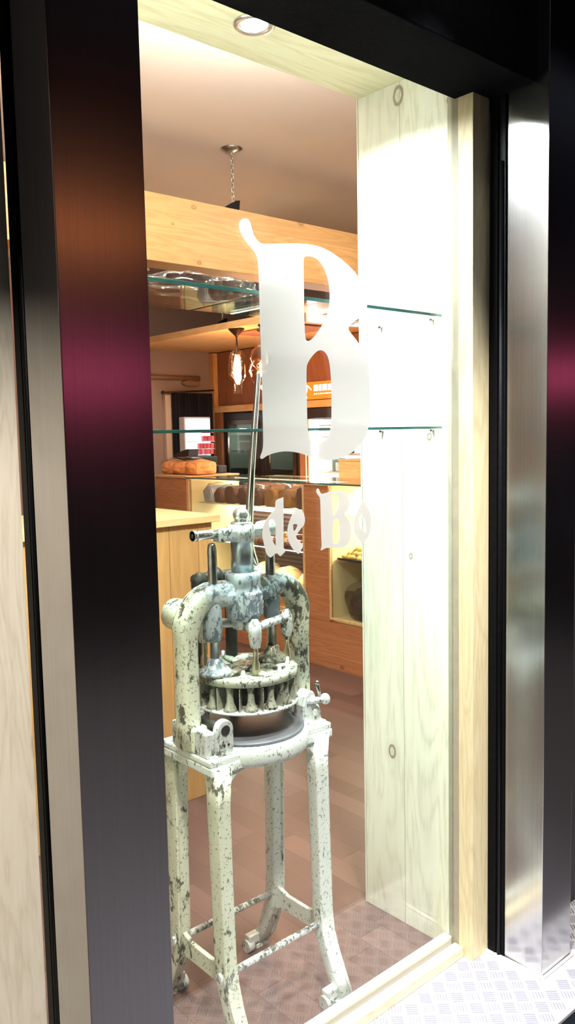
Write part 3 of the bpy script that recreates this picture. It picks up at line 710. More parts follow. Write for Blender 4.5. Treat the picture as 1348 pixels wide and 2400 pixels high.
# left lug: face towards the street with a round boss
def rounded(cx, hw, z0, zc): 
    p = [(cx-hw, z0)]
    for k in range(13):
        a = PI*(1-k/12); p.append((cx+hw*math.cos(a), zc+hw*math.sin(a)))
    p.append((cx+hw, z0)); return p
lg = MB(); lg.prism(rounded(1.137, 0.0245, 0.738, 0.800), 'Y', 1.543, 1.562, 0.002)
lg.prism(rounded(1.137, 0.0245, 0.738, 0.800), 'Y', 1.640, 1.66, 0.002)
lg.box(1.087, 1.113, 1.552, 1.70, 0.738, 0.800, 0.006)
o = lg.build('hinge_lug', CAST_PAINT, mach)
MB().cyl((1.137, 1.541, 0.800), (1.137, 1.655, 0.800), 0.0125, 24).build('hinge_pin', DARKIRON, o)
for x in (1.132, 1.145): MB().cyl((x, 1.5405, 0.764), (x, 1.545, 0.764), 0.003, 10).build('rivet', DARKIRON, o)
lg = MB()
poly = [(1.405, 0.738), (1.405, 0.79), (1.412, 0.815), (1.428, 0.828), (1.445, 0.822), (1.452, 0.80), (1.455, 0.775), (1.468, 0.755), (1.472, 0.738)]
lg.prism(poly, 'Y', 1.560, 1.600, 0.003); lg.blob((1.452, 1.575, 0.764), (0.018, 0.02, 0.022), 3, 0.3, 2)
o = lg.build('hinge_lug', CAST_PAINT, mach)
cb = MB().cyl((1.42, 1.565, 0.800), (1.462, 1.548, 0.800), 0.0085, 16)
cb.lathe((1.470, 1.546, 0.800), [(0.006, -0.007), (0.0135, -0.005), (0.015, 0), (0.0135, 0.006), (0.006, 0.008)], 20, 'X', caps=True)
cb.build('clamp_bolt', CAST_PAINT, o)
MB().sweep([(1.456, 1.552, 0.808), (1.452, 1.552, 0.828), (1.447, 1.552, 0.846)], [0.004, 0.0045, 0.005], 10).blob((1.447, 1.552, 0.848), (0.006, 0.006, 0.006), 2).build('clamp_handle', STEEL_ROD, o)

# --- yoke (arch)
pts = []; rad = []
xl, xr = 1.098, 1.464
for z, a, b in ((0.745, 0.028, 0.034), (0.80, 0.026, 0.032), (0.90, 0.0245, 0.030), (0.98, 0.0245, 0.029), (1.02, 0.026, 0.029)):
    pts.append((xl, MY, z)); rad.append((a, b))
for k in range(1, 8):
    a = PI/2*k/8; pts.append((xl+0.085*(1-math.cos(a)), MY, 1.02+0.092*math.sin(a))); rad.append((0.031, 0.030))
pts += [(1.20, MY, 1.108), (MX, MY, 1.105), (1.36, MY, 1.108)]; rad += [(0.033, 0.032), (0.030, 0.034), (0.033, 0.032)]
for k in range(1, 8):
    a = PI/2*(1-k/8); pts.append((xr-0.085*(1-math.cos(a)), MY, 1.02+0.092*math.sin(a))); rad.append((0.030, 0.030))
for z, a, b in ((1.02, 0.027, 0.029), (0.98, 0.024, 0.028), (0.90, 0.022, 0.028), (0.80, 0.022, 0.03), (0.745, 0.028, 0.032)):
    pts.append((xr, MY, z)); rad.append((a, b))
MB().sweep(pts, rad, 20, (0, 1, 0), sq=2.8).build('yoke', YOKE_PAINT, mach)
# foot of yoke left: fork that sits between the lugs
MB().box(1.083, 1.13, 1.60, 1.675, 0.738, 0.80, 0.008).build('yoke_foot', CREAM_PAINT, mach)
MB().box(1.428, 1.482, 1.61, 1.675, 0.738, 0.79, 0.008).build('yoke_foot', CREAM_PAINT, mach)
# --- hub and sleeves
hub = MB().lathe((MX-0.013, MY-0.012, 0), [(0.0, 1.035), (0.036, 1.035), (0.043, 1.042), (0.045, 1.06), (0.045, 1.115), (0.042, 1.125), (0.045, 1.132), (0.045, 1.152), (0.041, 1.158), (0, 1.158)], 36)
hub.box(MX-0.013-0.026, MX-0.013+0.026, MY-0.062, MY-0.03, 1.05, 1.112, 0.006)
hub.box(1.20, 1.36, MY-0.035, MY+0.02, 1.082, 1.118, 0.012)
hub.build('hub', HUB_PAINT, mach)
slv = MB()
for x, r_, z0, z1 in ((1.174, 0.0245, 0.998, 1.095), (1.366, 0.022, 1.020, 1.098)):
    slv.lathe((x, MY-0.006, 0), [(0, z0-0.004), (r_*0.75, z0-0.003), (r_, z0+0.008), (r_*0.97, z1-0.02), (r_*0.8, z1), (0, z1+0.004)], 24)
    slv.build('guide_sleeve', HUB_PAINT, mach); slv = MB()
for x, r_, z1 in ((1.177, 0.0118, 1.240), (1.362, 0.0125, 1.212)):
    MB().sweep([(x, MY-0.008, z) for z in (0.918, z1-0.02, z1-0.006, z1)], [r_, r_, r_*0.85, r_*0.45], 18).build('guide_rod', STEEL_ROD, mach)
    MB().lathe((x, MY-0.008, 0), [(0.0, 0.911), (0.040, 0.911), (0.042, 0.918), (0.034, 0.926), (0.022, 0.932), (0.019, 0.948), (0.0135, 0.952), (0, 0.953)], 28).build('rod_flange', HUB_PAINT if x < 1.3 else HEAD_PAINT, mach)
MB().cyl((MX-0.013, MY-0.012, 1.15), (MX-0.013, MY-0.012, 1.252), 0.0285, 36).build('ram', RAM, mach)
# --- crosshead bar
cx = MX-0.013; cy = MY-0.012
cb = MB().box(1.187, 1.352, cy-0.020, cy+0.020, 1.240, 1.272, 0.008)
cb.lathe((1.352, cy, 1.262), [(0.0, -0.03), (0.019, -0.028), (0.0205, 0.0), (0.0205, 0.026), (0.016, 0.036), (0, 0.038)], 24, 'X')
cb.lathe((cx, cy, 0), [(0, 1.235), (0.034, 1.237), (0.034, 1.276), (0.024, 1.279), (0, 1.28)], 28)
o = cb.build('crosshead', CAST_PAINT, mach)
MB().cyl((1.118, cy, 1.262), (1.20, cy, 1.262), 0.0115, 20).cyl((1.118, cy, 1.262), (1.128, cy, 1.262), 0.0135, 20).build('handle_stub', CHROME, o)
MB().cyl((1.1165, cy, 1.262), (1.1185, cy, 1.262), 0.006, 14).build('stub_hole', DARKIRON, o)
nb = MB().lathe((cx, cy, 0), [(0, 1.278), (0.027, 1.279), (0.027, 1.283), (0.019, 1.286), (0, 1.286)], 26)
nb.lathe((cx, cy, 0), [(0.019, 1.285), (0.0195, 1.297), (0.018, 1.306), (0.013, 1.315), (0.006, 1.319), (0, 1.32)], 6)
nb.blob((cx, cy, 1.302), (0.0215, 0.0215, 0.019), 3)
nb.build('dome_nut', CHROME, mach)
# --- spider arms and small rods
sp = MB().lathe((cx, cy, 0), [(0, 1.012), (0.028, 1.014), (0.03, 1.03), (0.03, 1.04), (0, 1.04)], 24)
sp.sweep([(cx, cy, 1.026), (1.262, 1.585, 1.022), (1.257, 1.572, 1.004), (1.257, 1.570, 0.978)], [(0.018, 0.014), (0.017, 0.013), (0.016, 0.014), (0.012, 0.012)], 14, (1, 0, 0), sq=2.6)
sp.sweep([(1.257, 1.582, 1.018), (1.30, 1.585, 1.024), (1.36, 1.60, 1.024), (1.392, 1.607, 1.022)], [(0.017, 0.012), (0.012, 0.010), (0.011, 0.010), (0.014, 0.012)], 14, (0, 0, 1), sq=2.6)
sp.sweep([(cx, cy+0.01, 1.026), (1.22, 1.69, 1.022), (1.20, 1.71, 1.02)], [(0.014, 0.012)]*3, 12, (0, 0, 1))
for x, y in ((1.257, 1.570), (1.392, 1.607), (1.20, 1.71)):
    sp.lathe((x, y, 0), [(0, 0.972), (0.012, 0.974), (0.0155, 0.99), (0.0165, 1.01), (0.0165, 1.03), (0.012, 1.036), (0.008, 1.045), (0, 1.046)], 20)
sp.build('spider_arm', CAST_PAINT, mach)
for x, y in ((1.257, 1.570), (1.392, 1.607), (1.20, 1.71)):
    MB().lathe((x, y, 0), [(0, 0.905), (0.0115, 0.906), (0.0105, 0.918), (0.0092, 0.936), (0.0065, 0.942), (0.0062, 0.99), (0, 0.99)], 18).build('push_rod', BRASSY, mach)
# --- cutting head
HZ = 0.909
hd = bmesh.new()
t = MB()
R_ = 0.1335
t.lathe((MX, MY, 0), [(0.105, HZ-0.017), (R_-0.003, HZ-0.019), (R_, HZ-0.016), (R_, HZ-0.003), (R_-0.003, HZ), (0.104, HZ), (0.100, HZ-0.006), (0.100, HZ-0.017), (0.105, HZ-0.017)], 72)
t.lathe((MX, MY, 0), [(0, HZ-0.014), (0.103, HZ-0.014), (0.103, HZ-0.005), (0, HZ-0.005)], 48)
t.lathe((MX, MY, 0), [(0, HZ-0.004), (0.034, HZ-0.004), (0.034, HZ+0.006), (0.022, HZ+0.009), (0, HZ+0.009)], 28)
for k in range(6):
    a = PI/3*k+0.35
    t.sweep([(MX+0.03*math.cos(a), MY+0.03*math.sin(a), HZ-0.001), (MX+0.12*math.cos(a), MY+0.12*math.sin(a), HZ-0.001)], [(0.013, 0.006), (0.011, 0.005)], 10, (0, 0, 1), sq=3)
t.build('head_plate', HEAD_PAINT, mach)
for k in range(5):
    a = -0.9+k*0.55
    MB().cyl((MX+0.084*math.cos(a), MY+0.084*math.sin(a), HZ-0.006), (MX+0.084*math.cos(a), MY+0.084*math.sin(a), HZ-0.0035), 0.014, 20).build('plate_hole', DARKIRON, mach)
for k in range(3):
    a = 2.2+k*0.7
    MB().cyl((MX+0.07*math.cos(a), MY+0.07*math.sin(a), HZ-0.006), (MX+0.07*math.cos(a), MY+0.07*math.sin(a), HZ-0.0035), 0.016, 20).build('plate_hole', DARKIRON, mach)
for a in (-1.35, -0.62, 0.1, 1.5, -2.3):
    x, y = MX+0.108*math.cos(a), MY+0.108*math.sin(a)
    MB().lathe((x, y, 0), [(0, HZ-0.001), (0.007, HZ), (0.007, HZ+0.007), (0.0045, HZ+0.009), (0.0045, HZ+0.018), (0, HZ+0.02)], 10).build('head_screw', CAST_PAINT, mach)
MB().lathe((MX, MY, 0), [(0, 0.832), (0.086, 0.832), (0.086, HZ-0.018), (0, HZ-0.018)], 48).build('head_core', DARKIRON, mach)
MB().lathe((MX, MY, 0), [(0.098, 0.822), (R_+0.001, 0.822), (R_+0.002, 0.825), (R_, 0.829), (0.098, 0.829), (0.098, 0.822)], 72).build('lower_ring', CAST_PAINT, mach)
nsp = 14
proto_s = proto_b = None
for k in range(nsp):
    a = 2*PI*k/nsp + 0.10
    x, y = MX+0.116*math.cos(a), MY+0.116*math.sin(a)
    MB().lathe((x, y, 0), [(0, 0.828), (0.018, 0.829), (0.0145, 0.836), (0.0092, 0.850), (0.0082, 0.87), (0.0105, HZ-0.017), (0, HZ-0.017)], 14).build('spacer', HEAD_PAINT, mach)
    a2 = a+PI/nsp
    c, s = math.cos(a2), math.sin(a2)
    MB().sweep([(MX+0.110*c, MY+0.110*s, 0.828), (MX+0.110*c, MY+0.110*s, HZ-0.022)], [(0.0225, 0.0012)]*2 if False else [(0.0012, 0.0225)]*2, 8, (c, s, 0), sq=9, smooth=False).build('divider_blade', HEAD_PAINT, mach)
# --- rear housing, counterweight, lever
rb = MB().lathe((1.148, 1.70, 1.048), [(0, 0), (0.036, 0.0), (0.042, 0.005), (0.043, 0.02), (0.040, 0.065), (0, 0.068)], 32, 'Y')
rb.box(1.12, 1.19, 1.68, 1.76, 1.03, 1.085, 0.012)
rb.build('rear_boss', CREAM_PAINT, mach)
rk = MB().blob((1.215, 1.745, 1.118), (0.022, 0.024, 0.032), 3, 0.35, 2.5, seed=4)
rk.cyl((1.21, 1.745, 1.132), (1.40, 1.745, 1.132), 0.014, 16)
rk.lathe((1.265, 1.745, 1.13), [(0, -0.01), (0.026, -0.008), (0.026, 0.01), (0, 0.012)], 20, 'X')
rk.box(1.20, 1.23, 1.735, 1.755, 0.74, 1.10, 0.006)
rk.box(1.30, 1.33, 1.735, 1.755, 0.74, 1.10, 0.006)
rk.build('rear_shaft', DARKIRON, mach)
rc = MB().blob((1.398, 1.742, 1.125), (0.026, 0.022, 0.026), 3, 0.25, 2, seed=2)
rc.sweep([(1.40, 1.742, 1.12), (1.45, 1.72, 1.105), (1.455, 1.68, 1.09)], [0.018, 0.016, 0.014], 12, (0, 0, 1))
rc.build('lever_bracket', CREAM_PAINT, mach)
lv = MB()
lp = [(1.404, 1.742, 1.128), (1.398, 1.742, 1.155), (1.388, 1.742, 1.185), (1.382, 1.742, 1.215), (1.382, 1.742, 1.25), (1.386, 1.742, 1.30), (1.396, 1.742, 1.40), (1.408, 1.742, 1.50), (1.420, 1.742, 1.60), (1.427, 1.742, 1.66), (1.428, 1.742, 1.672)]
lv.sweep(lp, [(0.013, 0.013), (0.011, 0.011), (0.011, 0.011), (0.0115, 0.0115), (0.0115, 0.0115), (0.011, 0.011), (0.0095, 0.0095), (0.0085, 0.0085), (0.0078, 0.0078), (0.0075, 0.0075), (0.004, 0.004)], 18, (0, 1, 0))
lv.build('lever', POLISH, mach)

# ================================================================== BULKHEAD BOARD, CANOPY
o = MB().box(0.9, 4.92, 3.24, 3.39, 2.292, 2.592, 0.003).build('bulkhead_board', GOLD_X)
tag(o, 'long golden pine bulkhead board hanging from the ceiling', 'board')
def chain(name, x, y, z0, z1, label):
    r = thing(name, (x, y, z1), label, 'ceiling hanger')
    MB().lathe((x, y, z1), [(0.05, 0.0), (0.052, -0.004), (0.03, -0.012), (0.008, -0.02), (0, -0.02)], 28).build('ceiling_rose', STEEL_ROD, r)
    n = int((z1-0.02-z0)/0.022); b = MB()
    for k in range(n):
        zc = z1-0.03-k*0.022
        q = []
        for j in range(13):
            a = 2*PI*j/12; u, v_ = 0.006*math.cos(a), 0.014*math.sin(a)
            q.append((x+(u if k % 2 else 0), y+(0 if k % 2 else u), zc+v_))
        b.sweep(q, 0.0021, 6, (0, 1, 0) if k % 2 else (1, 0, 0), caps=False)
    b.build('chain', STEEL_ROD, r)
    MB().prism([(x-0.055, z0+0.0), (x+0.03, z0), (x+0.035, z0+0.045), (x+0.01, z0+0.04)], 'Y', y-0.012, y+0.012, 0.001).build('bracket', BLACK, r)
chain('ceiling_hanger', 2.535, 3.256, 2.594, CZ, 'round steel ceiling rose with short chain holding the bulkhead board')
chain('ceiling_hanger', 3.66, 4.86, 2.304, CZ, 'ceiling rose with long chain holding the canopy over the counter')
# canopy over the counter: box running back along the room
cn = thing('canopy', (4.2, 5.0, 2.25), 'golden pine canopy hanging over the serving counter', 'canopy')
MB().box(3.60, 3.63, 3.9, 6.198, 2.255, 2.302, 0.002).build('edge_board', GOLD_Y, cn)
MB().box(3.631, 4.9, 3.9, 6.198, 2.258, 2.285, 0.001).build('soffit_panel', GOLD_Y, cn)
MB().box(3.78, 4.2, 4.25, 4.9, 2.246, 2.257, 0.001).build('shade_panel', SHADED_PINE, cn)  # dark board standing in for the shaded triangle under the canopy

# ------------------------------------------------ pendant lamps
def cone(x, y, r):
    MB().lathe((x, y, 0), [(0.058, 2.257), (0.058, 2.250), (0.012, 2.205), (0.006, 2.195), (0.0055, 2.12), (0.02, 2.10), (0.028, 2.08), (0.022, 2.07), (0, 2.07)], 28).build('canopy_cone', BRONZE, r)
x, y = 3.66, 4.70
p1 = thing('pendant_lamp', (x, y, 2.257), 'clear glass bottle pendant with bright filament under a bronze cone', 'pendant lamp')
cone(x, y, p1)
MB().lathe((x, y, 0), [(0.024, 2.105), (0.045, 2.09), (0.058, 2.06), (0.063, 2.02), (0.064, 1.93), (0.058, 1.90), (0.035, 1.882), (0.031, 1.86), (0.031, 1.80)], 32).build('glass_shade', LAMP_GLASS, p1)
MB().lathe((x, y, 0), [(0, 2.065), (0.019, 2.05), (0.023, 2.0), (0.023, 1.92), (0.016, 1.885), (0, 1.875)], 20).build('bulb', E_FIL, p1)
lamp('POINT', 'pendant_light', (x, y, 1.955), 26, (1.0, 0.72, 0.45), 0.03, parent=p1)
x, y = 3.80, 4.60
p2 = thing('pendant_lamp', (x, y, 2.257), 'amber glass globe pendant next to the top of the machine lever', 'pendant lamp')
MB().lathe((x, y, 0), [(0.03, 2.2455), (0.03, 2.24), (0.004, 2.23), (0.004, 2.06), (0.02, 2.05), (0.02, 2.03), (0, 2.03)], 20).build('flex', BRONZE, p2)
MB().lathe((x, y, 0), [(0.02, 2.05), (0.05, 2.045), (0.085, 2.01), (0.096, 1.965), (0.088, 1.915), (0.06, 1.875), (0.035, 1.845), (0.018, 1.815), (0, 1.81)], 36).build('glass_shade', AMBER_GLASS, p2)
MB().lathe((x, y, 0), [(0, 2.03), (0.01, 2.02), (0.016, 1.98), (0.012, 1.93), (0, 1.92)], 16).build('bulb', E_FIL, p2)
lamp('POINT', 'pendant_light', (x, y, 1.90), 14, (1.0, 0.66, 0.38), 0.03, parent=p2)
x, y = 3.70, 4.42
p3 = thing('pendant_lamp', (x, y, 2.257), 'wide clear globe pendant partly hidden by the big letter', 'pendant lamp')
cone(x, y, p3)
MB().lathe((x, y, 0), [(0.024, 2.13), (0.06, 2.12), (0.10, 2.08), (0.115, 2.03), (0.10, 1.98), (0.06, 1.945), (0, 1.935)], 32).build('glass_shade', LAMP_GLASS, p3)
MB().lathe((x, y, 0), [(0, 2.07), (0.008, 2.06), (0.012, 2.03), (0.008, 1.99), (0, 1.98)], 16).build('bulb', E_FIL, p3)

# ================================================================== FRONT CABINET
cab = thing('pine_cabinet', (1.50, 3.0, 0), 'light pine cabinet with a thick top standing behind the machine', 'cabinet')
MB().box(0.95, 1.99, 2.755, 3.38, 0.0, 1.148, 0.003).build('body', CAB_Z, cab)
MB().box(0.93, 2.02, 2.735, 3.40, 1.1485, 1.178, 0.003).build('cabinet_top', CAB_TOP, cab)

# ================================================================== SERVING COUNTER (glass bakery case)
FX = 3.60
case = thing('bakery_counter', (3.9, 4.4, 0), 'long orange pine bakery counter with lit glass display cases', 'counter')
c = MB()
c.box(FX, FX+0.03, 2.3, 5.72, 0.0, 0.30, 0.001)
c.build('plinth_cladding', ORANGE_Y, case)
MB().box(FX, FX+0.03, 3.73, 3.955, 0.301, 1.176, 0.001).build('front_post', ORANGE_Y, case)
MB().box(FX, FX+0.03, 2.3, 2.6, 0.301, 1.176, 0.001).build('front_post', ORANGE_Y, case)
MB().box(FX, FX+0.52, 5.305, 5.74, 0.301, 1.178, 0.001).build('end_block', ORANGE_Y, case)
MB().box(FX-0.006, FX+0.52, 5.30, 5.76, 1.1795, 1.196, 0.001).build('end_top', GOLD_Y, case)
# interior linings
MB().box(FX+0.035, FX+0.50, 5.285, 5.303, 0.02, 1.17).build('lining', CREAM, case)
MB().box(FX+0.035, FX+0.50, 3.735, 3.75, 0.302, 1.17).build('lining', CREAM, case)
MB().box(FX+0.035, FX+0.50, 3.94, 3.953, 0.302, 1.17).build('lining', CREAM, case)
MB().box(FX+0.035, FX+0.50, 2.602, 2.62, 0.302, 1.17).build('lining', WHITE_IN, case)
MB().box(FX+0.031, FX+0.50, 3.955, 5.284, 0.30, 0.318).build('case_floor', CREAM, case)
MB().box(FX+0.031, FX+0.50, 2.62, 3.734, 0.30, 0.318).build('case_floor', CREAM, case)
MB().box(FX+0.49, FX+0.50, 3.954, 5.284, 0.32, 0.90).build('back_panel', RIBBED, case)
MB().box(FX+0.49, FX+0.50, 3.954, 5.284, 0.905, 0.985).build('back_rail', WHITE_IN, case)
MB().box(FX+0.49, FX+0.50, 2.62, 3.734, 0.32, 1.165).build('back_panel', WHITE_IN, case)
MB().box(FX+0.49, FX+0.52, 2.3, 5.3, 0.0, 0.30).build('back_plinth', ORANGE_Y, case)
# mullion trims round the openings
tr = MB()
for y0, y1 in ((3.957, 5.28), (2.62, 3.727)):
    tr.box(FX-0.004, FX+0.004, y0, y0+0.014, 0.335, 1.16, 0.001)
    tr.box(FX-0.004, FX+0.004, y1-0.014, y1, 0.335, 1.16, 0.001)
    tr.box(FX-0.004, FX+0.004, y0, y1, 0.320, 0.335, 0.001)
tr.build('opening_trim', CAB_TOP, case)
MB().box(FX+0.006, FX+0.012, 3.972, 5.266, 0.336, 1.165).build('front_glass', CASE_GLASS, case)
MB().box(FX+0.006, FX+0.012, 2.636, 3.712, 0.336, 1.165).build('front_glass', CASE_GLASS, case)
g = MB().box(FX-0.006, FX+0.52, 2.3, 5.298, 1.1795, 1.190)
g.build('counter_glass_top', CASE_GLASS, case)
MB().box(FX-0.0085, FX-0.0062, 2.3, 5.298, 1.1795, 1.190).build('top_edge', EDGE, case)
for y0, y1, z in ((3.957, 5.283, 0.985), (3.957, 5.283, 0.718), (2.622, 3.73, 0.97), (2.622, 3.73, 0.690)):
    MB().box(FX+0.10 if z > 0.8 else FX+0.06, FX+0.485, y0, y1, z, z+0.008).build('case_shelf', CASE_GLASS if z > 0.8 else STEEL_ROD, case)
# led strips and their light; the lowest is added to brighten the bottom loaves
for y0, y1, z in ((3.99, 5.26, 1.160), (2.65, 3.70, 1.160), (3.99, 5.26, 0.968), (3.99, 5.26, 0.708)):
    xs = FX+0.44 if z > 0.8 else FX+0.08
    t_ = MB().box(xs, xs+0.015, y0, y1, z, z+0.008).build('led_strip', E_TUBE, case)
    l = lamp('AREA', 'case_light', (xs-0.01, (y0+y1)/2, z-0.006), 4.0 if y0 > 3.8 else 24, (1.0, 0.90, 0.66), 0.05, sy=(y1-y0), target=(xs, (y0+y1)/2, 0.0))
    l.rotation_euler = (0, 0, 0)
    l.parent = case; l.location = Vector((xs-0.01, (y0+y1)/2, z-0.006))-case.location

# --- things on and in the counter
r = thing('wrapped_sponge_cake', (3.80, 5.66, 1.196), 'orange sponge cakes wrapped together in clear film on the counter end', 'cake')
b_ = MB()
for k, (y, w2, h) in enumerate(((5.41, 0.095, 0.115), (5.595, 0.08, 0.106), (5.765, 0.08, 0.112))):
    b_.blob((3.815, y, 1.198+h*0.45), (0.125, w2*1.08, h*0.58), 4, 0.16, 2.6, -h*0.45, k+20)
    b_.box(3.715, 3.92, y-w2*0.9, y+w2*0.9, 1.198, 1.198+h*0.9, 0.03)
b_.build('cake_slab', BRIOCHE, r)
MB().blob((3.81, 5.62, 1.262), (0.14, 0.30, 0.075), 4, 0.22, 3.2, -0.065, 5).build('film_wrap', FILM_O, r)
o = MB().prism([(5.50, 1.34), (5.72, 1.34), (5.66, 1.372), (5.52, 1.40), (5.49, 1.398)], 'X', 3.76, 3.86, 0.004).build('black_bag', DARK); tag(o, 'small folded black bag lying on the wrapped orange cakes', 'bag')
o = MB().box(4.02, 4.11, 5.45, 5.7, 1.197, 1.26, 0.01).build('paper_box', DARK); tag(o, 'low dark box behind the wrapped orange cakes', 'box')

LOAF = [('grey paper wrapped loaf at the far end of the top shelf', PAPER, 5.19, 0.062, 0.13, 0),
        ('small dark loaf next to the grey wrapped one on the top shelf', EARTH, 5.055, 0.055, 0.115, 1),
        ('dark brown round loaf in film, third from the far end', EARTH, 4.91, 0.07, 0.14, 1),
        ('brown loaf in film left of the machine lever', EARTH, 4.755, 0.068, 0.135, 2),
        ('brown loaf in film just behind the machine lever', EARTH, 4.61, 0.062, 0.12, 2),
        ('golden cut loaf in film right of the machine lever', CRUST, 4.445, 0.07, 0.145, 3),
        ('golden brown loaf in film above the letter d', CRUST, 4.29, 0.07, 0.135, 3),
        ('dark seeded loaf in white topped film beside the orange post', EARTH, 4.10, 0.085, 0.16, 4)]
for i, (lab, mm, y, hw, h, sd) in enumerate(LOAF):
    r = thing('bread_loaf', (3.80, y, 0.994), lab, 'bread')
    pf = []
    for k in range(17):
        a = PI*k/16
        pf.append((y+hw*0.92*math.cos(a), 0.994+h*0.42+h*0.53*math.sin(a)))
    poly = [(y+hw*0.80, 0.995)]+pf+[(y-hw*0.80, 0.995)]
    MB().prism(poly, 'X', 3.715, 3.90, 0.008).build('crust', mm, r)
    MB().blob((3.81, y, 0.994+h*0.52), (0.125, hw*1.02, h*0.64), 3, 0.22, 3.5, -h*0.51, sd+i).build('film_wrap', FILM, r)
# brown glazed pastries on the second shelf
protoP = MB().blob((3.76, 4.0, 0.748), (0.034, 0.036, 0.024), 3, 0.35, 2.2, -0.021, 1).build('pastry', CHOCP)
protoP2 = MB().blob((3.76, 4.0, 0.748), (0.034, 0.034, 0.026), 3, 0.35, 2.2, -0.021, 6).build('pastry', CRUST)
k = 0
for row in range(3):
    for j in range(16):
        src = protoP if (row*5+j*3) % 4 else protoP2
        first = (k == 0 and src is protoP)
        o = src.copy(); COL.objects.link(o)
        o.location = (3.715+row*0.078+random.uniform(-.006, .006), 4.01+j*0.074+random.uniform(-.008, .008), 0.7262+random.uniform(0, 0.004)+(0.028 if row == 2 else 0))
        o.rotation_euler = (0, 0, random.uniform(0, 6))
        rw = ('front', 'middle', 'rear')[row]
        tag(o, ('small glazed brown pastry' if src is protoP else 'small golden pastry') + ' in the %s row of the second case shelf' % rw, 'pastry', ('glazed' if src is protoP else 'golden')+' pastries in the %s row' % rw); k += 1
bpy.data.objects.remove(protoP); bpy.data.objects.remove(protoP2)
# round country loaves at the bottom
for i, (x, y, rr_, lab) in enumerate(((3.765, 4.32, 0.125, 'round pale crusted country loaf at the bottom of the case beside the machine arch'), (3.80, 4.08, 0.125, 'scored round country loaf at the bottom of the case beside the orange post'), (3.82, 4.60, 0.13, 'round country loaf at the bottom of the case behind the machine arch'))):
    r = thing('country_loaf', (x, y, 0.30), lab, 'bread')
    MB().box(x-0.13, x+0.13, y-0.112, y+0.112, 0.319, 0.40, 0.01).build('bread_basket', CHOCP if False else GOLD_Y, r)
    MB().blob((x, y, 0.465), (rr_, 0.116, 0.112), 4, 0.10, 1.6, -0.055, i+11).build('crust', CRUST_O, r)
    sc2 = MB()
    for q in (-0.05, 0.0, 0.05):
        pts = [(x-rr_*0.9*math.cos(t_)*0.97, y+q*0.9+0.008*math.sin(3*t_), 0.465+0.112*math.sin(t_)*math.sqrt(max(0.05, 1-(q/0.112)**2))) for t_ in [0.3+0.25*n_ for n_ in range(9)]]
        sc2.sweep(pts, 0.0055, 6, (0, 1, 0))
    sc2.build('flour_score', CREAM, r)
# right hand case: tray of yellow pastries, dark bag
tray = thing('serving_tray', (3.82, 3.3, 0.69), 'black edged tray under the heap of yellow crisp pastries', 'tray')
MB().box(3.665, 4.05, 2.80, 3.715, 0.699, 0.703, 0.001).build('tray_base', DARK, tray)
MB().box(3.660, 3.668, 2.80, 3.715, 0.699, 0.712, 0.001).build('tray_rim', DARK, tray)
pr = MB().blob((0, 0, 0.0), (0.026, 0.020, 0.016), 2, 0.6, 2.0, None, 3).build('yellow_pastry', YELLOWP, loc=(0, 0, 0))
n_ = 0
for lay in range(3):
    for i in range(5-lay):
        for j in range(14-lay):
            o = pr.copy(); COL.objects.link(o)
            o.location = (3.695+0.042*i+lay*0.03+random.uniform(-.006, .006), 3.16+j*0.040+lay*0.018+random.uniform(-.007, .007), 0.7185+lay*0.022)
            o.rotation_euler = (random.uniform(-.5, .5), random.uniform(-.5, .5), random.uniform(0, 6))
            s__ = random.uniform(0.85, 1.15); o.scale = (s__, s__, s__)
            tag(o, 'small yellow crisp pastry in the %s of the heap on the black edged tray' % ('bottom layer', 'middle layer', 'top layer')[lay], 'pastry', 'yellow pastries in the %s' % ('bottom layer', 'middle layer', 'top layer')[lay])
bpy.data.objects.remove(pr)
r = thing('dark_bag', (3.74, 3.50, 0.319), 'large dark plastic bag slumped at the bottom of the right display case', 'bag')
b_ = MB().blob((3.76, 3.44, 0.42), (0.085, 0.22, 0.17), 4, 0.28, 2.4, -0.10, 9)
b_.build('bag_body', simple('glossy_dark_plastic', (0.075, 0.055, 0.055), 0.28, 0, 18, 0.4, 0.8), r)
MB().blob((3.755, 3.46, 0.43), (0.095, 0.245, 0.19), 4, 0.22, 2.0, -0.11, 12).build('film_wrap', FILM, r)

# ================================================================== BACK WALL SHELVING (faces the counter)
SX = 4.50
sh = thing('wall_shelving', (4.6, 5.0, 0), 'tall pine wall unit framing the glass door fridges behind the counter', 'shelving')
fr = MB()
fr.box(SX, SX+0.40, 6.135, 6.195, 0.0, 2.25, 0.002)
fr.build('upright', GOLD_Z, sh)
MB().box(SX, SX+0.03, 3.9, 6.134, 1.712, 1.768, 0.002).build('cross_beam', GOLD_Y, sh)
MB().box(SX+0.045, SX+0.07, 3.9, 6.134, 1.769, 2.25, 0.001).build('wall_boards', SHADED_PINE, sh)
MB().box(SX+0.0, SX+0.05, 6.035, 6.134, 1.0, 1.711, 0.002).build('side_stile', SHADED_PINE, sh)
MB().box(SX, SX+0.40, 4.915, 4.985, 0.0, 1.711, 0.002).build('upright', SHADED_PINE, sh)
MB().box(SX+0.01, SX+0.40, 4.30, 4.545, 1.165, 1.292, 0.003).build('pine_box', GOLD_Y, sh) if False else None
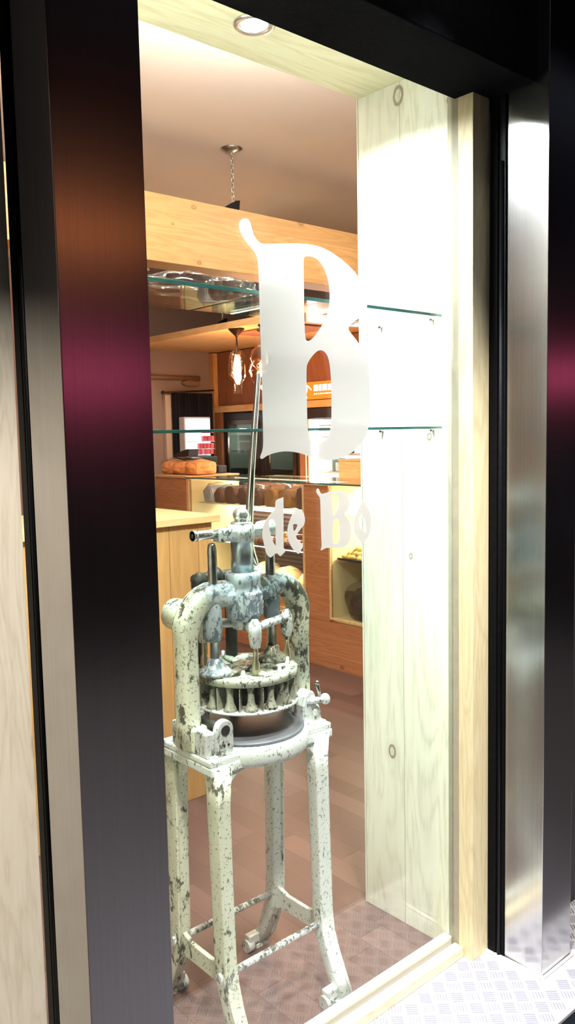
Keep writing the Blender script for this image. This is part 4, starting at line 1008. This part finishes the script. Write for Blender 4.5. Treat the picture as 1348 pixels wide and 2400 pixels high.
def fridge(y0, y1, lab, back, lit):
    r = thing('glass_door_fridge', (SX+0.2, (y0+y1)/2, 0.0), lab, 'fridge')
    b = MB()
    b.box(SX+0.02, SX+0.40, y0, y1, 1.62, 1.70, 0.003); b.box(SX+0.02, SX+0.40, y0, y0+0.05, 0.0, 1.619, 0.003); b.box(SX+0.02, SX+0.40, y1-0.05, y1, 0.0, 1.619, 0.003)
    b.box(SX+0.38, SX+0.41, y0, y1, 0.0, 1.62); b.box(SX+0.02, SX+0.40, y0+0.051, y1-0.051, 0.0, 0.12)
    b.build('fridge_body', DARK, r)
    d = MB(); d.box(SX+0.004, SX+0.018, y0+0.045, y0+0.085, 0.2, 1.64, 0.002); d.box(SX+0.004, SX+0.018, y1-0.085, y1-0.045, 0.2, 1.64, 0.002)
    d.box(SX+0.004, SX+0.018, y0+0.086, y1-0.086, 1.60, 1.64, 0.002)
    d.build('door_frame', BRONZE, r)
    MB().box(SX+0.36, SX+0.372, y0+0.055, y1-0.055, 0.13, 1.61).build('fridge_lining', back, r)
    MB().box(SX+0.008, SX+0.013, y0+0.086, y1-0.086, 0.2, 1.599).build('door_glass', DOOR_GLASS, r)
    s2 = MB()
    for z in (1.20, 1.36, 1.50): s2.box(SX+0.05, SX+0.35, y0+0.056, y1-0.056, z, z+0.008)
    s2.build('fridge_shelf', CASE_GLASS, r)
    MB().cyl((SX-0.012, y1-0.11, 1.22), (SX-0.012, y1-0.11, 1.55), 0.008, 10).build('door_handle', STEEL_ROD, r)
    lamp('AREA', 'fridge_light', (SX+0.12, (y0+y1)/2, 1.58), 7.0, (0.9, 1.0, 0.85), 0.08, sy=0.3, target=(SX+0.25, (y0+y1)/2, 0.8), parent=r)
    return r
GREENISH = simple('dim_green_grey_lining', (0.34, 0.38, 0.30), 0.4, 0, 8, 0.2, 0.0)
fridge(5.47, 6.03, 'dark framed glass door fridge beside the lit display screen', GREENISH, 0)
fridge(4.99, 5.46, 'dark framed glass door fridge behind the big letter', GREENISH, 0)
# lit white open fridge below the orange sign
r = thing('lit_drinks_fridge', (SX+0.2, 4.62, 0), 'brightly lit white open fridge under the orange sign', 'fridge')
b = MB().box(SX+0.02, SX+0.40, 4.30, 4.905, 1.625, 1.705, 0.003)
b.build('header', DARK, r)
MB().box(SX+0.37, SX+0.40, 4.30, 4.905, 0.1, 1.62).build('lit_back', E_FRIDGE, r)
MB().box(SX+0.02, SX+0.36, 4.30, 4.32, 0.1, 1.62).box(SX+0.02, SX+0.36, 4.885, 4.905, 0.1, 1.62).build('side_panel', WHITE_PL, r)
MB().box(SX+0.02, SX+0.045, 4.80, 4.86, 0.95, 1.58, 0.008).build('light_tube', E_WHITE, r)
s2 = MB()
for z in (1.19, 1.33, 1.47, 1.56): s2.box(SX+0.03, SX+0.36, 4.325, 4.79, z, z+0.012)
s2.build('fridge_shelf', PAPER, r)
for i, (y, z, h, cc) in enumerate(((4.72, 1.203, 0.10, TEAL), (4.60, 1.203, 0.075, TEAL), (4.73, 1.343, 0.09, PAPER), (4.62, 1.343, 0.10, DARKIRON), (4.73, 1.483, 0.06, PAPER), (4.60, 1.483, 0.06, CHOCP))):
    o = MB().box(SX+0.07, SX+0.22, y-0.045, y+0.045, z, z+h, 0.008).build('food_carton', cc)
    tag(o, ['teal carton on the lowest lit fridge shelf nearest the light tube', 'lower teal carton on the lowest lit fridge shelf', 'pale carton on the middle lit fridge shelf', 'dark carton on the middle lit fridge shelf', 'pale flat carton on the top lit fridge shelf', 'brown flat carton on the top lit fridge shelf'][i], 'carton')
o = MB().blob((SX-0.10, 4.66, 1.25), (0.05, 0.07, 0.045), 3, 0.3, 2, None, 3).build('yellow_bag', simple('yellow_green_bag', (0.62, 0.62, 0.12), 0.5, 0, 30, 0.2, 0.2)) if False else None
# pine box in front of the lit fridge
r = thing('pine_crate', (4.38, 4.19, 1.164), 'small knotty pine crate on the back worktop by the reveal', 'crate')
MB().box(4.28, 4.48, 4.06, 4.315, 1.165, 1.30, 0.004).build('crate_body', GOLD_Y, r)
MB().box(4.275, 4.485, 4.055, 4.32, 1.301, 1.313, 0.002).build('crate_lid', GOLD_Y, r)
bt = thing('back_worktop', (4.37, 4.9, 0), 'low back worktop between counter and fridges', 'worktop')
MB().box(4.26, 4.498, 3.9, 5.3, 1.135, 1.163, 0.003).build('worktop_slab', GOLD_Y, bt)
MB().box(4.28, 4.498, 3.9, 5.3, 0.0, 1.134, 0.003).build('worktop_base', SHADED_PINE, bt)
# orange sign with white lettering
sg = thing('lit_sign', (SX, 4.60, 1.74), 'small lit orange sign with white lettering on the wall boards', 'sign')
MB().box(SX+0.005, SX+0.043, 4.28, 4.935, 1.771, 1.915, 0.003).build('sign_box', DARK, sg)
MB().box(SX-0.002, SX+0.0045, 4.285, 4.93, 1.774, 1.912, 0.001).build('sign_face', E_SIGN, sg)
lt = MB()
# looping mark at the left, a band of bold white strokes, and a thin line below
lt.sweep([(SX-0.0035, 4.905, 1.895), (SX-0.0035, 4.875, 1.86), (SX-0.0035, 4.89, 1.82), (SX-0.0035, 4.905, 1.80), (SX-0.0035, 4.88, 1.79)], (0.007, 0.0012) and 0.004, 8)
lt.sweep([(SX-0.0035, 4.91, 1.90), (SX-0.0035, 4.86, 1.875), (SX-0.0035, 4.83, 1.85)], 0.005, 8)
yy = 4.80
for wd in (0.045, 0.03, 0.05, 0.04, 0.035, 0.05, 0.03, 0.045):
    lt.box(SX-0.0045, SX-0.0025, yy-wd, yy, 1.838, 1.886); yy -= wd+0.012
yy = 4.80
for q in range(16): lt.box(SX-0.0045, SX-0.0025, yy-0.014, yy, 1.812, 1.820); yy -= 0.024
lt.build('sign_lettering', E_SIGNW, sg)
lamp('AREA', 'sign_light', (SX-0.02, 4.6, 1.84), 1.2, (1.0, 0.25, 0.06), 0.1, sy=0.55, target=(0, 4.6, 1.84), parent=sg)

# ================================================================== BACK WALL THINGS
cu = thing('dark_curtain', (4.3, 6.12, 1.9), 'dark navy curtain hanging from a thin rod at the back wall', 'curtain')
b = MB(); poly = []
n_ = 40
for k in range(n_+1): poly.append((4.045+0.43*k/n_, 6.13+0.018*math.sin(k*1.9)))
for k in range(n_, -1, -1): poly.append((4.045+0.43*k/n_, 6.14+0.018*math.sin(k*1.9)))
b.prism(poly, 'Z', 0.02, 1.885); b.build('curtain_fabric', CURTAIN, cu)
MB().cyl((3.945, 6.125, 1.885), (4.49, 6.125, 1.915), 0.008, 12).blob((3.945, 6.125, 1.885), (0.018, 0.018, 0.018), 2).build('curtain_rod', BRONZE, cu)
pe = thing('wooden_peel', (4.1, 6.18, 2.02), 'long brown wooden baker peel mounted on the back wall', 'peel')
MB().cyl((3.70, 6.185, 2.02), (4.37, 6.175, 2.02), 0.022, 16).build('peel_handle', simple('brown_varnished_wood', (0.22, 0.12, 0.075), 0.5), pe)
MB().blob((4.28, 6.17, 1.975), (0.10, 0.018, 0.028), 3).build('peel_blade', simple('brown_varnished_wood_2', (0.25, 0.14, 0.085), 0.5), pe)
o = MB().box(3.99, 4.05, 6.16, 6.199, 0.0, 1.87, 0.003).build('wall_post', WALLPAINT); tag(o, 'pale upright strip on the back wall left of the curtain', 'post')
ds = thing('lit_display', (4.36, 6.03, 1.30), 'bright white lit display cabinet with red packets in front of the curtain', 'display')
MB().box(4.085, 4.365, 6.02, 6.10, 1.325, 1.672, 0.004).build('cabinet_frame', PAPER, ds)
MB().box(4.10, 4.355, 6.012, 6.019, 1.34, 1.655, 0.002).build('lit_panel', E_FRIDGE, ds)
MB().box(4.10, 4.355, 5.95, 6.011, 1.452, 1.457).box(4.10, 4.355, 5.95, 6.011, 1.388, 1.392).build('display_shelf', PAPER, ds)
MB().box(4.09, 4.36, 5.92, 6.09, 1.163, 1.322, 0.004).box(4.09, 4.36, 5.92, 6.09, 0.0, 1.162, 0.004).build('cabinet_base', DARKIRON, ds)
pk = MB().box(4.35, 4.385, 5.955, 5.995, 1.393, 1.44, 0.005).build('red_packet', REDPACK)
for i, (x, z) in enumerate(((4.34, 1.393), (4.38, 1.393), (4.42, 1.393), (4.46, 1.393), (4.385, 1.458), (4.43, 1.458), (4.465, 1.458), (4.34, 1.342), (4.40, 1.342), (4.455, 1.342))):
    o = pk.copy(); COL.objects.link(o); o.location = (x-0.125, 5.975, z)
    tag(o, ['small red packet on the middle row of the lit display', 'small red packet on the top row of the lit display', 'small red packet on the bottom row of the lit display'][0 if i < 4 else 1 if i < 7 else 2], 'packet', ['red packets on the middle row', 'red packets on the top row', 'red packets on the bottom row'][0 if i < 4 else 1 if i < 7 else 2])
bpy.data.objects.remove(pk)
